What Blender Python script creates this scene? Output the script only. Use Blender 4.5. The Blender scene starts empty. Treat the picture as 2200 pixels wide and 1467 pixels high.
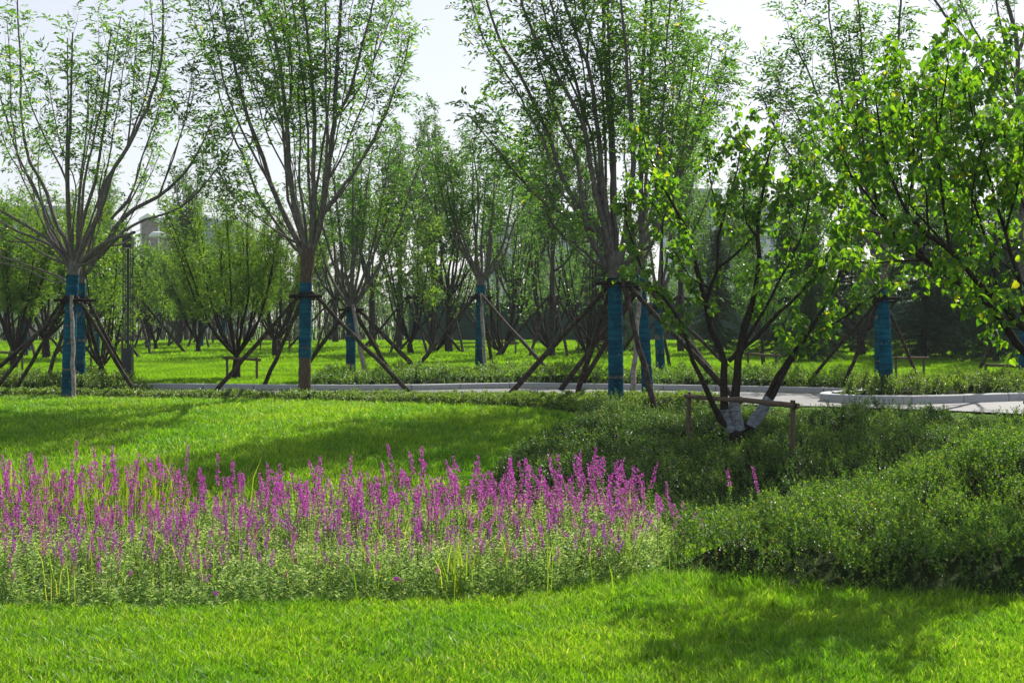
import bpy, math, random
import numpy as np
from math import radians, sin, cos, pi

# ------------------------------------------------------------ camera, sky, sun
F = 3055.0; EYE = 2.1; HORIZON = 700.0          # pixels of the 2200 px wide photograph
scene = bpy.context.scene
cam_d = bpy.data.cameras.new("camera"); cam = bpy.data.objects.new("camera", cam_d)
scene.collection.objects.link(cam); scene.camera = cam
cam.location = (0, 0, EYE); cam.rotation_euler = (radians(90), 0, 0)
cam_d.sensor_width = 36; cam_d.lens = 36 * F / 2200
cam_d.shift_y = -(1467 / 2 - HORIZON) / 2200
cam_d.clip_end = 3000; cam_d.clip_start = .1
SUN_AZ, SUN_EL = radians(30), radians(43)       # sun behind the trees, to the right
world = bpy.data.worlds.new("World"); scene.world = world; world.use_nodes = True
wn = world.node_tree; bg = wn.nodes["Background"]
sky = wn.nodes.new("ShaderNodeTexSky"); sky.sky_type = 'NISHITA'; sky.sun_disc = False
sky.sun_elevation = SUN_EL; sky.sun_rotation = SUN_AZ
sky.air_density = 1.0; sky.dust_density = 1.0; sky.ozone_density = 1.6; sky.altitude = 50
hs = wn.nodes.new("ShaderNodeHueSaturation"); hs.inputs["Saturation"].default_value = .55
gm = wn.nodes.new("ShaderNodeGamma"); gm.inputs[1].default_value = .6
ml = wn.nodes.new("ShaderNodeMix"); ml.data_type = 'RGBA'; ml.blend_type = 'MULTIPLY'; ml.inputs[0].default_value = 1; ml.inputs[7].default_value = (2.42, 2.40, 2.46, 1)
wn.links.new(sky.outputs[0], hs.inputs["Color"]); wn.links.new(hs.outputs[0], gm.inputs[0]); wn.links.new(gm.outputs[0], ml.inputs[6]); wn.links.new(ml.outputs[2], bg.inputs[0])
bg.inputs[1].default_value = 0.074
sun_d = bpy.data.lights.new("sun", 'SUN'); sun_d.energy = 5.0; sun_d.angle = radians(.5)
sun_d.color = (1, .95, .86)
sun = bpy.data.objects.new("sun", sun_d); scene.collection.objects.link(sun)
from mathutils import Vector
sd = Vector((sin(SUN_AZ) * cos(SUN_EL), cos(SUN_AZ) * cos(SUN_EL), sin(SUN_EL)))
sun.rotation_euler = sd.to_track_quat('Z', 'Y').to_euler(); sun.location = (5, 20, 30)
scene.view_settings.view_transform = 'Standard'; scene.view_settings.look = 'None'
scene.view_settings.exposure = 0.78; scene.view_settings.gamma = 1
scene.cycles.max_bounces = 7; scene.cycles.transparent_max_bounces = 8
scene.cycles.diffuse_bounces = 3; scene.cycles.transmission_bounces = 4
scene.cycles.use_denoising = False if False else True

RNG = np.random.default_rng(11); random.seed(5)
COL = scene.collection

# ------------------------------------------------------------ materials
def nmat(name):
    m = bpy.data.materials.new(name); m.use_nodes = True
    nt = m.node_tree; b = nt.nodes["Principled BSDF"]; return m, nt, b

def ramp(nt, stops):
    r = nt.nodes.new("ShaderNodeValToRGB"); e = r.color_ramp.elements
    e[0].position, e[0].color = stops[0][0], (*stops[0][1], 1)
    e[1].position, e[1].color = stops[-1][0], (*stops[-1][1], 1)
    for p, c in stops[1:-1]:
        x = e.new(p); x.color = (*c, 1)
    return r

def leaf_mat(name, stops, trans, tw=.45, rough=.45, spec=.4, patch=None, objvar=0):
    """leaf: colour differs leaf by leaf, the blade lets light through"""
    m, nt, b = nmat(name)
    g = nt.nodes.new("ShaderNodeNewGeometry")
    r = ramp(nt, stops); nt.links.new(g.outputs["Random Per Island"], r.inputs[0])
    if patch:     # drier and lusher patches
        tc = nt.nodes.new("ShaderNodeTexCoord"); pn = nt.nodes.new("ShaderNodeTexNoise"); pn.inputs["Scale"].default_value = patch; pn.inputs["Detail"].default_value = 5
        nt.links.new(tc.outputs["Object"], pn.inputs[0]); pr = ramp(nt, [(.35, (.72, .86, .8)), (.52, (1, 1, 1)), (.68, (1.22, 1.08, 1.3))]); nt.links.new(pn.outputs[0], pr.inputs[0])
        pm = nt.nodes.new("ShaderNodeMix"); pm.data_type = 'RGBA'; pm.blend_type = 'MULTIPLY'; pm.inputs[0].default_value = 1
        nt.links.new(r.outputs[0], pm.inputs[6]); nt.links.new(pr.outputs[0], pm.inputs[7]); r = pm; out = pm.outputs[2]
    elif objvar:
        oi = nt.nodes.new("ShaderNodeObjectInfo"); pr = ramp(nt, [(0, (.88, .85, .92)), (.5, (1, 1, 1)), (.85, (1.2, 1.3, .95)), (.94, (1.2, 1.5, .9)), (1, (.7, 3.2, .25))]); nt.links.new(oi.outputs["Random"], pr.inputs[0])
        pm = nt.nodes.new("ShaderNodeMix"); pm.data_type = 'RGBA'; pm.blend_type = 'MULTIPLY'; pm.inputs[0].default_value = 1
        nt.links.new(r.outputs[0], pm.inputs[6]); nt.links.new(pr.outputs[0], pm.inputs[7]); out = pm.outputs[2]
    else: out = r.outputs[0]
    nt.links.new(out, b.inputs["Base Color"])
    b.inputs["Roughness"].default_value = rough; b.inputs["Specular IOR Level"].default_value = spec
    t = nt.nodes.new("ShaderNodeBsdfTranslucent")
    mx = nt.nodes.new("ShaderNodeMix"); mx.data_type = 'RGBA'; mx.blend_type = 'MULTIPLY'; mx.inputs[0].default_value = 1
    nt.links.new(out, mx.inputs[6]); mx.inputs[7].default_value = (*trans, 1)
    nt.links.new(mx.outputs[2], t.inputs[0])
    s = nt.nodes.new("ShaderNodeMixShader"); s.inputs[0].default_value = tw
    nt.links.new(b.outputs[0], s.inputs[1]); nt.links.new(t.outputs[0], s.inputs[2])
    nt.links.new(s.outputs[0], nt.nodes["Material Output"].inputs[0])
    return m

def noise_mat(name, c1, c2, scale=8, rough=.85, bump=.0, stretch=(1, 1, 1), detail=6, c3=None, spec=.3, bscale=None):
    m, nt, b = nmat(name)
    tc = nt.nodes.new("ShaderNodeTexCoord"); mp = nt.nodes.new("ShaderNodeMapping")
    mp.inputs["Scale"].default_value = stretch
    nt.links.new(tc.outputs["Object"], mp.inputs[0])
    n = nt.nodes.new("ShaderNodeTexNoise"); n.inputs["Scale"].default_value = scale; n.inputs["Detail"].default_value = detail
    n.inputs["Roughness"].default_value = .65
    nt.links.new(mp.outputs[0], n.inputs[0])
    st = [(.32, c1), (.68, c2)] if c3 is None else [(.3, c1), (.52, c2), (.7, c3)]
    r = ramp(nt, st); nt.links.new(n.outputs[0], r.inputs[0]); nt.links.new(r.outputs[0], b.inputs["Base Color"])
    b.inputs["Roughness"].default_value = rough; b.inputs["Specular IOR Level"].default_value = spec
    if bump:
        n2 = n
        if bscale:
            n2 = nt.nodes.new("ShaderNodeTexNoise"); n2.inputs["Scale"].default_value = bscale; n2.inputs["Detail"].default_value = 5
            nt.links.new(mp.outputs[0], n2.inputs[0])
        bp = nt.nodes.new("ShaderNodeBump"); bp.inputs["Strength"].default_value = bump; bp.inputs["Distance"].default_value = .02
        nt.links.new(n2.outputs[0], bp.inputs["Height"]); nt.links.new(bp.outputs[0], b.inputs["Normal"])
    return m

M = {}
M['grass'] = leaf_mat("grass_blades", [(0, (.070, .165, .006)), (.45, (.13, .28, .008)), (.85, (.19, .36, .012)), (1, (.38, .42, .12))], (1.8, 1.75, .7), .5, .42, .4, patch=.9)
M['grass_far'] = leaf_mat("grass_far", [(0, (.105, .22, .010)), (.5, (.14, .29, .012)), (1, (.18, .34, .02))], (1.8, 1.7, .7), .5, .6, .1)
M['ash'] = leaf_mat("ash_leaves", [(0, (.030, .085, .022)), (.5, (.055, .13, .024)), (.93, (.095, .185, .026)), (.98, (.11, .20, .02)), (1, (.34, .30, .02))], (2.5, 2.5, .8), .5, .40, .5)
M['ash2'] = leaf_mat("ash_leaves_light", [(0, (.035, .085, .022)), (.6, (.06, .135, .024)), (1, (.11, .19, .03))], (2.0, 2.2, .9), .42, .42, .45)
M['heart'] = leaf_mat("heart_leaves", [(0, (.030, .085, .010)), (.5, (.060, .14, .012)), (.93, (.12, .21, .012)), (.985, (.17, .24, .012)), (1, (.42, .32, .02))], (2.5, 2.6, .7), .52, .38, .5)
M['willow'] = leaf_mat("willow_leaves", [(0, (.06, .13, .02)), (.5, (.10, .19, .025)), (1, (.16, .25, .035))], (1.9, 1.9, .8), .45, .45, .4)
M['backleaf'] = leaf_mat("back_leaves", [(0, (.045, .10, .030)), (.6, (.08, .155, .038)), (1, (.13, .20, .05))], (1.8, 1.9, 1.0), .46, .5, .4)
M['needle'] = leaf_mat("fir_needles", [(0, (.020, .050, .022)), (.6, (.035, .078, .030)), (1, (.06, .11, .035))], (1.4, 1.6, .9), .25, .55, .3)
M['spirea'] = leaf_mat("shrub_leaves", [(0, (.020, .062, .009)), (.5, (.042, .115, .012)), (.85, (.10, .20, .020)), (.985, (.19, .29, .03)), (1, (.36, .14, .03))], (1.9, 1.9, .7), .42, .42, .45, patch=1.1)
M['spirea_shaded'] = leaf_mat("shrub_leaves_shaded", [(0, (.020, .060, .010)), (.5, (.042, .105, .014)), (.85, (.09, .175, .02)), (.97, (.13, .20, .03)), (1, (.20, .08, .03))], (1.7, 1.7, .7), .38, .42, .45, patch=1.3)  # tree shade on the slope is darkened into these leaf colours
M['hedge'] = leaf_mat("hedge_leaves", [(0, (.030, .075, .010)), (.5, (.065, .13, .014)), (.9, (.14, .21, .022)), (1, (.24, .18, .03))], (1.5, 1.5, .7), .4, .4, .5)
M['loose'] = leaf_mat("loosestrife_leaves", [(0, (.09, .19, .04)), (.5, (.18, .32, .08)), (.9, (.33, .46, .16)), (1, (.46, .44, .16))], (1.5, 1.5, .9), .5, .5, .5)
M['loosetip'] = leaf_mat("loosestrife_tips", [(0, (.20, .32, .09)), (.6, (.34, .46, .16)), (1, (.48, .55, .26))], (1.4, 1.4, .9), .5, .5, .5)  # paler young tips, with some sunlit brightness put into the colour
M['reed'] = leaf_mat("reed_blades", [(0, (.12, .22, .012)), (.7, (.22, .34, .015)), (1, (.40, .40, .08))], (1.6, 1.6, .7), .5, .35, .5)
M['petal'] = leaf_mat("petals", [(0, (.27, .028, .29)), (.5, (.41, .045, .43)), (1, (.60, .12, .60))], (1.3, 1.2, 1.3), .4, .6, .2, objvar=1)
M['tip'] = leaf_mat("shrub_tip_leaves", [(0, (.06, .15, .016)), (.6, (.11, .22, .024)), (1, (.20, .30, .04))], (1.9, 1.7, .6), .5, .36, .6)  # young tips are paler; sunlit shrub tops are also put into this colour
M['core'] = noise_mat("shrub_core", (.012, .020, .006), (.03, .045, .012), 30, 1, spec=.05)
M['stemred'] = noise_mat("flower_stem", (.05, .035, .02), (.09, .06, .035), 20, .7)
M['bark_grey'] = noise_mat("bark_grey", (.055, .047, .045), (.14, .125, .12), 30, .85, .7, (1, 1, .35), 6, (.22, .20, .19), spec=.06)
M['bark_brown'] = noise_mat("bark_brown", (.05, .038, .028), (.15, .115, .085), 45, .9, .9, (1, 1, .18), 8, spec=.06)
M['bark_dark'] = noise_mat("bark_dark", (.012, .010, .009), (.045, .036, .030), 30, .8, .8, (1, 1, .4), 6, spec=.06)
M['bark_back'] = noise_mat("bark_back", (.028, .024, .022), (.075, .065, .058), 12, .9, spec=.06)
M['pole'] = noise_mat("pole_wood", (.020, .016, .014), (.055, .044, .036), 14, .8, .6, (1, 1, .5), 8, (.13, .11, .095), bscale=60, spec=.06)
M['pole_pale'] = noise_mat("pole_peeling", (.10, .085, .075), (.42, .38, .34), 24, .75, .5, (1, 1, .7), 8, spec=.06)
M['rail'] = noise_mat("rail_wood", (.05, .037, .028), (.15, .115, .085), 22, .75, .6, (6, 1, 1), 8, (.24, .19, .15), bscale=70, spec=.06)
M['binding'] = noise_mat("binding_rope", (.010, .009, .008), (.03, .025, .02), 40, .9, spec=.06)
M['soil'] = noise_mat("soil", (.02, .015, .010), (.05, .038, .025), 9, 1)
M['kerb'] = noise_mat("granite", (.27, .28, .29), (.44, .45, .46), 120, .7, .15, c3=(.52, .53, .54), bscale=200)
M['joint'] = noise_mat("kerb_joint", (.05, .05, .05), (.09, .09, .09), 60, .9)
M['lampmetal'] = noise_mat("lamp_metal", (.012, .017, .026), (.018, .024, .036), 15, .42, spec=.5)
M['wrapwhite'] = noise_mat("white_wrap", (.06, .075, .095), (.30, .33, .37), 18, .8, .7, (1, 1, 2), 6)
M['fencegreen'] = noise_mat("fence_sheet", (.012, .05, .035), (.018, .065, .045), 5, .6)
M['pale'] = noise_mat("pale_render", (.50, .54, .60), (.58, .62, .68), 1, .8)
M['brick'] = noise_mat("brick_wall", (.17, .14, .14), (.25, .20, .20), 3, .9)
M['roofgrey'] = noise_mat("roof_sheet", (.20, .25, .31), (.28, .33, .40), 1, .6)
M['glass'] = noise_mat("window_glass", (.10, .14, .19), (.16, .21, .27), .4, .25, spec=.6)
M['white'] = noise_mat("white_paint", (.72, .74, .76), (.8, .81, .82), 3, .5)
M['orange'] = noise_mat("orange_cloth", (.7, .12, .03), (.8, .18, .04), 4, .7)

def wrap_mat():
    m, nt, b = nmat("blue_wrap")
    tc = nt.nodes.new("ShaderNodeTexCoord")
    n = nt.nodes.new("ShaderNodeTexNoise"); n.inputs["Scale"].default_value = 5; n.inputs["Detail"].default_value = 8
    mp = nt.nodes.new("ShaderNodeMapping"); mp.inputs["Scale"].default_value = (.6, .6, 7)
    nt.links.new(tc.outputs["Object"], mp.inputs[0]); nt.links.new(mp.outputs[0], n.inputs[0])
    r = ramp(nt, [(.25, (.001, .042, .080)), (.5, (.001, .072, .128)), (.75, (.004, .118, .185))])
    nt.links.new(n.outputs[0], r.inputs[0])
    n3 = nt.nodes.new("ShaderNodeTexNoise"); n3.inputs["Scale"].default_value = 3.2; n3.inputs["Detail"].default_value = 6; nt.links.new(tc.outputs["Object"], n3.inputs[0])
    r3 = ramp(nt, [(.35, (.55, .6, .62)), (.52, (1, 1, 1)), (.70, (3.2, 1.35, 1.15))]); nt.links.new(n3.outputs[0], r3.inputs[0])   # faded and dusty patches
    m3 = nt.nodes.new("ShaderNodeMix"); m3.data_type = 'RGBA'; m3.blend_type = 'MULTIPLY'; m3.inputs[0].default_value = 1
    nt.links.new(r.outputs[0], m3.inputs[6]); nt.links.new(r3.outputs[0], m3.inputs[7]); nt.links.new(m3.outputs[2], b.inputs["Base Color"])
    w = nt.nodes.new("ShaderNodeTexWave"); w.wave_type = 'BANDS'; w.bands_direction = 'Z'; w.inputs["Scale"].default_value = 9
    w.inputs["Distortion"].default_value = 9; w.inputs["Detail"].default_value = 3
    nt.links.new(tc.outputs["Object"], w.inputs[0])
    bp = nt.nodes.new("ShaderNodeBump"); bp.inputs["Strength"].default_value = .45; bp.inputs["Distance"].default_value = .01
    nt.links.new(w.outputs[1], bp.inputs["Height"]); nt.links.new(bp.outputs[0], b.inputs["Normal"])
    b.inputs["Roughness"].default_value = .9; b.inputs["Specular IOR Level"].default_value = .1; return m
M['wrap'] = wrap_mat()

def ground_mat():
    m, nt, b = nmat("lawn_ground")
    tc = nt.nodes.new("ShaderNodeTexCoord")
    n = nt.nodes.new("ShaderNodeTexNoise"); n.inputs["Scale"].default_value = .8; n.inputs["Detail"].default_value = 12; n.inputs["Roughness"].default_value = .7
    nt.links.new(tc.outputs["Object"], n.inputs[0])
    r = ramp(nt, [(.3, (.045, .10, .006)), (.5, (.07, .15, .008)), (.7, (.10, .19, .012))])
    nt.links.new(n.outputs[0], r.inputs[0]); nt.links.new(r.outputs[0], b.inputs["Base Color"])
    n2 = nt.nodes.new("ShaderNodeTexNoise"); n2.inputs["Scale"].default_value = 60; nt.links.new(tc.outputs["Object"], n2.inputs[0])
    bp = nt.nodes.new("ShaderNodeBump"); bp.inputs["Strength"].default_value = .6; bp.inputs["Distance"].default_value = .03
    nt.links.new(n2.outputs[0], bp.inputs["Height"]); nt.links.new(bp.outputs[0], b.inputs["Normal"])
    b.inputs["Roughness"].default_value = .9; b.inputs["Specular IOR Level"].default_value = .1; return m
M['ground'] = ground_mat()

def path_mat():
    m, nt, b = nmat("path_paving")
    tc = nt.nodes.new("ShaderNodeTexCoord")
    n = nt.nodes.new("ShaderNodeTexNoise"); n.inputs["Scale"].default_value = 90; n.inputs["Detail"].default_value = 4
    nt.links.new(tc.outputs["Object"], n.inputs[0])
    n2 = nt.nodes.new("ShaderNodeTexNoise"); n2.inputs["Scale"].default_value = .7; n2.inputs["Detail"].default_value = 6
    nt.links.new(tc.outputs["Object"], n2.inputs[0])
    r = ramp(nt, [(.3, (.06, .06, .062)), (.7, (.125, .122, .125))]); nt.links.new(n.outputs[0], r.inputs[0])
    r2 = ramp(nt, [(.35, (.8, .8, .82)), (.65, (1.1, 1.1, 1.1))]); nt.links.new(n2.outputs[0], r2.inputs[0])
    mx = nt.nodes.new("ShaderNodeMix"); mx.data_type = 'RGBA'; mx.blend_type = 'MULTIPLY'; mx.inputs[0].default_value = 1
    nt.links.new(r.outputs[0], mx.inputs[6]); nt.links.new(r2.outputs[0], mx.inputs[7])
    nt.links.new(mx.outputs[2], b.inputs["Base Color"]); b.inputs["Roughness"].default_value = .75
    return m
M['path'] = path_mat()

# ------------------------------------------------------------ mesh builder
class MB:
    def __init__(s):
        s.v = []; s.n = 0; s.f = []; s.fc = []; s.mi = []; s.sm = []
    def add(s, verts, faces, mi=0, smooth=False):
        """faces: int array (F,k)"""
        faces = np.asarray(faces, dtype=np.int64)
        s.v.append(np.asarray(verts, dtype=np.float64).reshape(-1, 3))
        s.f.append((faces + s.n).ravel()); s.fc.append(np.full(len(faces), faces.shape[1]))
        s.mi.append(np.full(len(faces), mi)); s.sm.append(np.full(len(faces), smooth))
        s.n += len(s.v[-1])
    def mesh(s, name, mats, off=(0, 0, 0)):
        me = bpy.data.meshes.new(name)
        if s.v:
            v = np.concatenate(s.v) - np.array(off); f = np.concatenate(s.f); fc = np.concatenate(s.fc)
            me.vertices.add(len(v)); me.vertices.foreach_set("co", v.astype(np.float32).ravel())
            me.loops.add(len(f)); me.loops.foreach_set("vertex_index", f.astype(np.int32))
            me.polygons.add(len(fc))
            st = np.concatenate([[0], np.cumsum(fc)[:-1]])
            me.polygons.foreach_set("loop_start", st.astype(np.int32))
            me.polygons.foreach_set("loop_total", fc.astype(np.int32))
            me.polygons.foreach_set("material_index", np.concatenate(s.mi).astype(np.int32))
            me.polygons.foreach_set("use_smooth", np.concatenate(s.sm).astype(bool))
            me.update(calc_edges=True)
        for m in mats: me.materials.append(m)
        return me
    def build(s, name, mats, parent=None, off=(0, 0, 0)):
        if not isinstance(mats, (list, tuple)): mats = [mats]
        o = bpy.data.objects.new(name, s.mesh(name, mats, off)); COL.objects.link(o)
        if parent is not None: o.parent = parent
        return o

def tube(mb, pts, rad, k=6, mi=0, cap=True, smooth=True, wob=0):
    pts = np.asarray(pts, float); n = len(pts); rad = np.broadcast_to(np.asarray(rad, float), (n,))
    t = np.gradient(pts, axis=0); t /= np.linalg.norm(t, axis=1)[:, None] + 1e-9
    m = t.mean(0)
    ref = np.array([.25, .95, .17]) if abs(m[1]) < .75 else np.array([.95, .2, .22])
    a = np.cross(t, ref); a /= np.linalg.norm(a, axis=1)[:, None] + 1e-9
    b = np.cross(t, a)
    ang = np.arange(k) * 2 * pi / k
    rr = rad[:, None] * (1 + wob * RNG.normal(size=(n, k)) if wob else np.ones((n, k)))
    v = pts[:, None] + rr[..., None] * (np.cos(ang)[None, :, None] * a[:, None] + np.sin(ang)[None, :, None] * b[:, None])
    i = np.arange(n - 1)[:, None] * k; j = np.arange(k)[None]; j2 = (j + 1) % k
    q = np.stack([i + j, i + j2, i + k + j2, i + k + j], -1).reshape(-1, 4)
    mb.add(v.reshape(-1, 3), q, mi, smooth)
    if cap:
        base = v[0]; top = v[-1]
        mb.add(base, np.arange(k)[::-1][None], mi); mb.add(top, np.arange(k)[None], mi)

def box(mb, lo, hi, mi=0, rot=0, about=None):
    x0, y0, z0 = lo; x1, y1, z1 = hi
    v = np.array([(x, y, z) for z in (z0, z1) for (x, y) in ((x0, y0), (x1, y0), (x1, y1), (x0, y1))], float)
    if rot:
        c = np.array(about if about is not None else ((x0 + x1) / 2, (y0 + y1) / 2)); d = v[:, :2] - c
        v[:, 0] = c[0] + d[:, 0] * cos(rot) - d[:, 1] * sin(rot); v[:, 1] = c[1] + d[:, 0] * sin(rot) + d[:, 1] * cos(rot)
    mb.add(v, [(0, 3, 2, 1), (4, 5, 6, 7), (0, 1, 5, 4), (1, 2, 6, 5), (2, 3, 7, 6), (3, 0, 4, 7)], mi)

TPL = {  # u along, v across, w off the blade
    'lance': (np.array([(0, 0, 0), (.42, .5, .10), (1, 0, -.05), (.42, -.5, .10)]), [np.array([(0, 1, 2), (0, 2, 3)])]),
    'blade': (np.array([(0, -.5, 0), (0, .5, 0), (.55, .38, .03), (.55, -.38, .03), (1, 0, -.12)]), None),
    'heart': (np.array([(.06, 0, 0), (-.03, .22, .06), (.16, .48, .12), (.50, .43, .10), (1.06, 0, -.08), (.50, -.43, .10), (.16, -.48, .12), (-.03, -.22, .06)]),
              [np.array([(0, 4, 3, 2, 1)]), np.array([(0, 7, 6, 5, 4)])]),
    'diamond': (np.array([(0, 0, 0), (.5, .5, 0), (1, 0, 0), (.5, -.5, 0)]), [np.array([(0, 1, 2, 3)])]),
}
def nrm(a): return a / (np.linalg.norm(a, axis=-1, keepdims=True) + 1e-9)
def leaves(mb, pos, ax, up, L, W, kind='lance', mi=0):
    N = len(pos)
    if N == 0: return
    ax = nrm(ax); sd_ = nrm(np.cross(ax, up)); no = np.cross(sd_, ax)
    L = np.broadcast_to(L, (N,)); W = np.broadcast_to(W, (N,))
    T, faces = TPL[kind]; k = len(T)
    v = (pos[:, None] + ax[:, None] * (T[None, :, 0:1] * L[:, None, None]) + sd_[:, None] * (T[None, :, 1:2] * W[:, None, None])
         + no[:, None] * (T[None, :, 2:3] * L[:, None, None]))
    first = True
    for fa in faces:
        idx = (np.arange(N)[:, None, None] * k + fa[None]).reshape(-1, fa.shape[1])
        if first: mb.add(v.reshape(-1, 3), idx, mi); first = False
        else:
            mb.f.append((idx + mb.n - N * k).ravel()); mb.fc.append(np.full(len(idx), fa.shape[1]))
            mb.mi.append(np.full(len(idx), mi)); mb.sm.append(np.full(len(idx), False))

def blades(mb, pos, lean, L, W, mi=0, rng=RNG):
    """grass blades: two segments, bending over towards lean (N,2)"""
    N = len(pos); a = rng.uniform(0, 2 * pi, N)
    sd_ = np.stack([np.cos(a), np.sin(a), np.zeros(N)], 1) * (W / 2)[:, None]
    l3 = np.concatenate([lean, np.zeros((N, 1))], 1)
    z = np.array([0, 0, 1.])
    mid = pos + z * (L * .58)[:, None] + l3 * (L * .30)[:, None]
    tip = pos + z * (L * .90)[:, None] + l3 * (L * 1.0)[:, None]
    v = np.stack([pos - sd_, pos + sd_, mid + sd_ * .8, mid - sd_ * .8, tip], 1)
    i = np.arange(N)[:, None] * 5
    mb.add(v.reshape(-1, 3), i + np.array([[0, 1, 2, 3]]), mi, True)
    idx = i + np.array([[3, 2, 4]])
    mb.f.append((idx + mb.n - N * 5).ravel()); mb.fc.append(np.full(N, 3)); mb.mi.append(np.full(N, mi)); mb.sm.append(np.full(N, True))

def tag(o, label=None, cat=None, group=None, kind=None):
    if label: o["label"] = label
    if cat: o["category"] = cat
    if group: o["group"] = group
    if kind: o["kind"] = kind
    return o
def empty(name, loc):
    o = bpy.data.objects.new(name, None); COL.objects.link(o); o.location = tuple(float(c) for c in loc); o.empty_display_size = .2
    return o
def copy_tree(o, loc, rz=0, sc=1.0):
    c = o.copy(); COL.objects.link(c); c.location = tuple(float(x) for x in loc); c.rotation_euler = (0, 0, rz)
    c.scale = (sc, sc, sc) if not hasattr(sc, '__len__') else sc
    for ch in list(o.children):
        d = ch.copy(); COL.objects.link(d); d.parent = c
        for g_ in list(ch.children):
            e = g_.copy(); COL.objects.link(e); e.parent = d
    return c

# ------------------------------------------------------------ terrain
_ys = np.arange(-10, 400, .05)
def _sm(t):
    z = np.interp(_ys, [p[0] for p in t], [p[1] for p in t]); k = np.hanning(25); k /= k.sum()
    return np.convolve(np.pad(z, 12, mode='edge'), k, 'valid')
_L = _sm([(-10, -2.0), (8, -2.0), (10.2, -2.04), (12.9, -2.04), (15, -1.64), (17.5, -1.39), (20.3, -1.235), (21.8, -1.2), (27.4, -1.2), (28.2, -1.13),
          (32, -1.03), (38, -.95), (45, -.86), (58, -.72), (66, -.72), (80, -.9), (400, -.9)])
_R = _sm([(-10, -2.0), (8, -2.0), (10.5, -2.05), (13.5, -2.12), (15.2, -2.02), (16.8, -1.77), (18.4, -1.60), (20.2, -1.54), (20.8, -1.47), (21.25, -1.2), (27.4, -1.2), (28.2, -1.13),
          (32, -1.03), (38, -.95), (45, -.86), (58, -.72), (66, -.72), (80, -.9), (400, -.9)])
def sstep(a, b, x):
    t = np.clip((x - a) / (b - a), 0, 1); return t * t * (3 - 2 * t)
def gz(X, Y):
    X = np.asarray(X, float); Y = np.asarray(Y, float)
    l = np.interp(Y, _ys, _L); ne = np.interp(X, [1.2, 2.8, 4.2, 5.6, 6.9, 8.5, 12], [22.2, 21.6, 21.0, 20.2, 19.15, 19.0, 19.0])
    r = np.interp(Y + (21.35 - ne) * sstep(15, ne, Y) * (1 - sstep(22.5, 27, Y)), _ys, _R)
    z = l + (r - l) * sstep(.3, 2.6, X)
    ridge = 12.3 + .42 * (X - 1.5)
    amp = .60 * sstep(1.2, 5.4, X)
    z = z + amp * np.exp(-((Y - ridge) / np.where(Y > ridge, 1.0, 1.6)) ** 2) * sstep(10.3, 11.6, Y)
    z = z - .17 * np.exp(-((Y - ridge - 2.3) / .9) ** 2) * sstep(1.0, 3.0, X)
    und = .022 * np.sin(X * .9 + 1) * np.sin(Y * .7) + .012 * np.sin(X * 2.3 + Y * 1.7)
    z = z + und * (1 - sstep(18.5, 19.5, Y) * (1 - sstep(28, 30, Y)))
    return z + EYE
def P(x, y, Y): return np.array([(x - 1100) / F * Y, Y, EYE + (HORIZON - y) / F * Y])
def ground_at(px, py, ymin=6):
    Y = np.arange(ymin, 120, .05); X = (px - 1100) / F * Y
    line = EYE + (HORIZON - py) / F * Y; d = line - gz(X, Y)
    i = np.argmax(d < 0) if (d < 0).any() else len(Y) - 1
    return np.array([X[i], Y[i], float(gz(X[i], Y[i]))])
def on(px, Y):
    X = (px - 1100) / F * Y; return np.array([X, Y, float(gz(X, Y))])

def inpoly(x, y, poly):
    r = np.zeros(len(x), bool); n = len(poly)
    for i in range(n):
        x1, y1 = poly[i]; x2, y2 = poly[(i + 1) % n]
        c = ((y1 > y) != (y2 > y)) & (x < (x2 - x1) * (y - y1) / (y2 - y1 + 1e-12) + x1); r ^= c
    return r
def edist(x, y, poly):
    d = np.full(len(x), 1e9); n = len(poly)
    for i in range(n):
        x1, y1 = poly[i]; x2, y2 = poly[(i + 1) % n]; dx, dy = x2 - x1, y2 - y1
        t = np.clip(((x - x1) * dx + (y - y1) * dy) / (dx * dx + dy * dy), 0, 1)
        d = np.minimum(d, np.hypot(x - x1 - t * dx, y - y1 - t * dy))
    return d
def smooth_poly(p, it=2):
    p = np.array(p, float)
    for _ in range(it):
        q = np.roll(p, -1, 0); p = np.stack([p * .75 + q * .25, p * .25 + q * .75], 1).reshape(-1, 2)
    return [tuple(a) for a in p]
def lump(x, y, s, seed=0):
    """smooth lumpy field, about -1..1"""
    r = np.random.default_rng(seed); z = 0
    for k in range(6):
        a = r.uniform(0, 2 * pi); f = s * r.uniform(.6, 1.7)
        z = z + np.sin((x * cos(a) + y * sin(a)) * f + r.uniform(0, 6.3) + 1.2 * np.sin((y * cos(a) - x * sin(a)) * f * .7 + r.uniform(0, 6)))
    return z / 3.2

# ground sheet
ya = np.concatenate([np.arange(-6, 70, .25), np.arange(70, 130, 2), np.geomspace(130, 1500, 14)])
xa = np.concatenate([-np.geomspace(700, 20, 12), np.arange(-19, 19.01, .25), np.geomspace(20, 700, 12)])
XX, YY = np.meshgrid(xa, ya); ZZ = gz(XX, np.clip(YY, -10, 390))
mb = MB(); ny, nx = XX.shape
i = np.arange(ny - 1)[:, None] * nx + np.arange(nx - 1)[None]
mb.add(np.stack([XX, YY, ZZ], -1).reshape(-1, 3), np.stack([i, i + 1, i + nx + 1, i + nx], -1).reshape(-1, 4), 0, True)
tag(mb.build("ground", M['ground']), "gently rolling lawn ground dipping to a swale", "ground", kind="structure")

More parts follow.
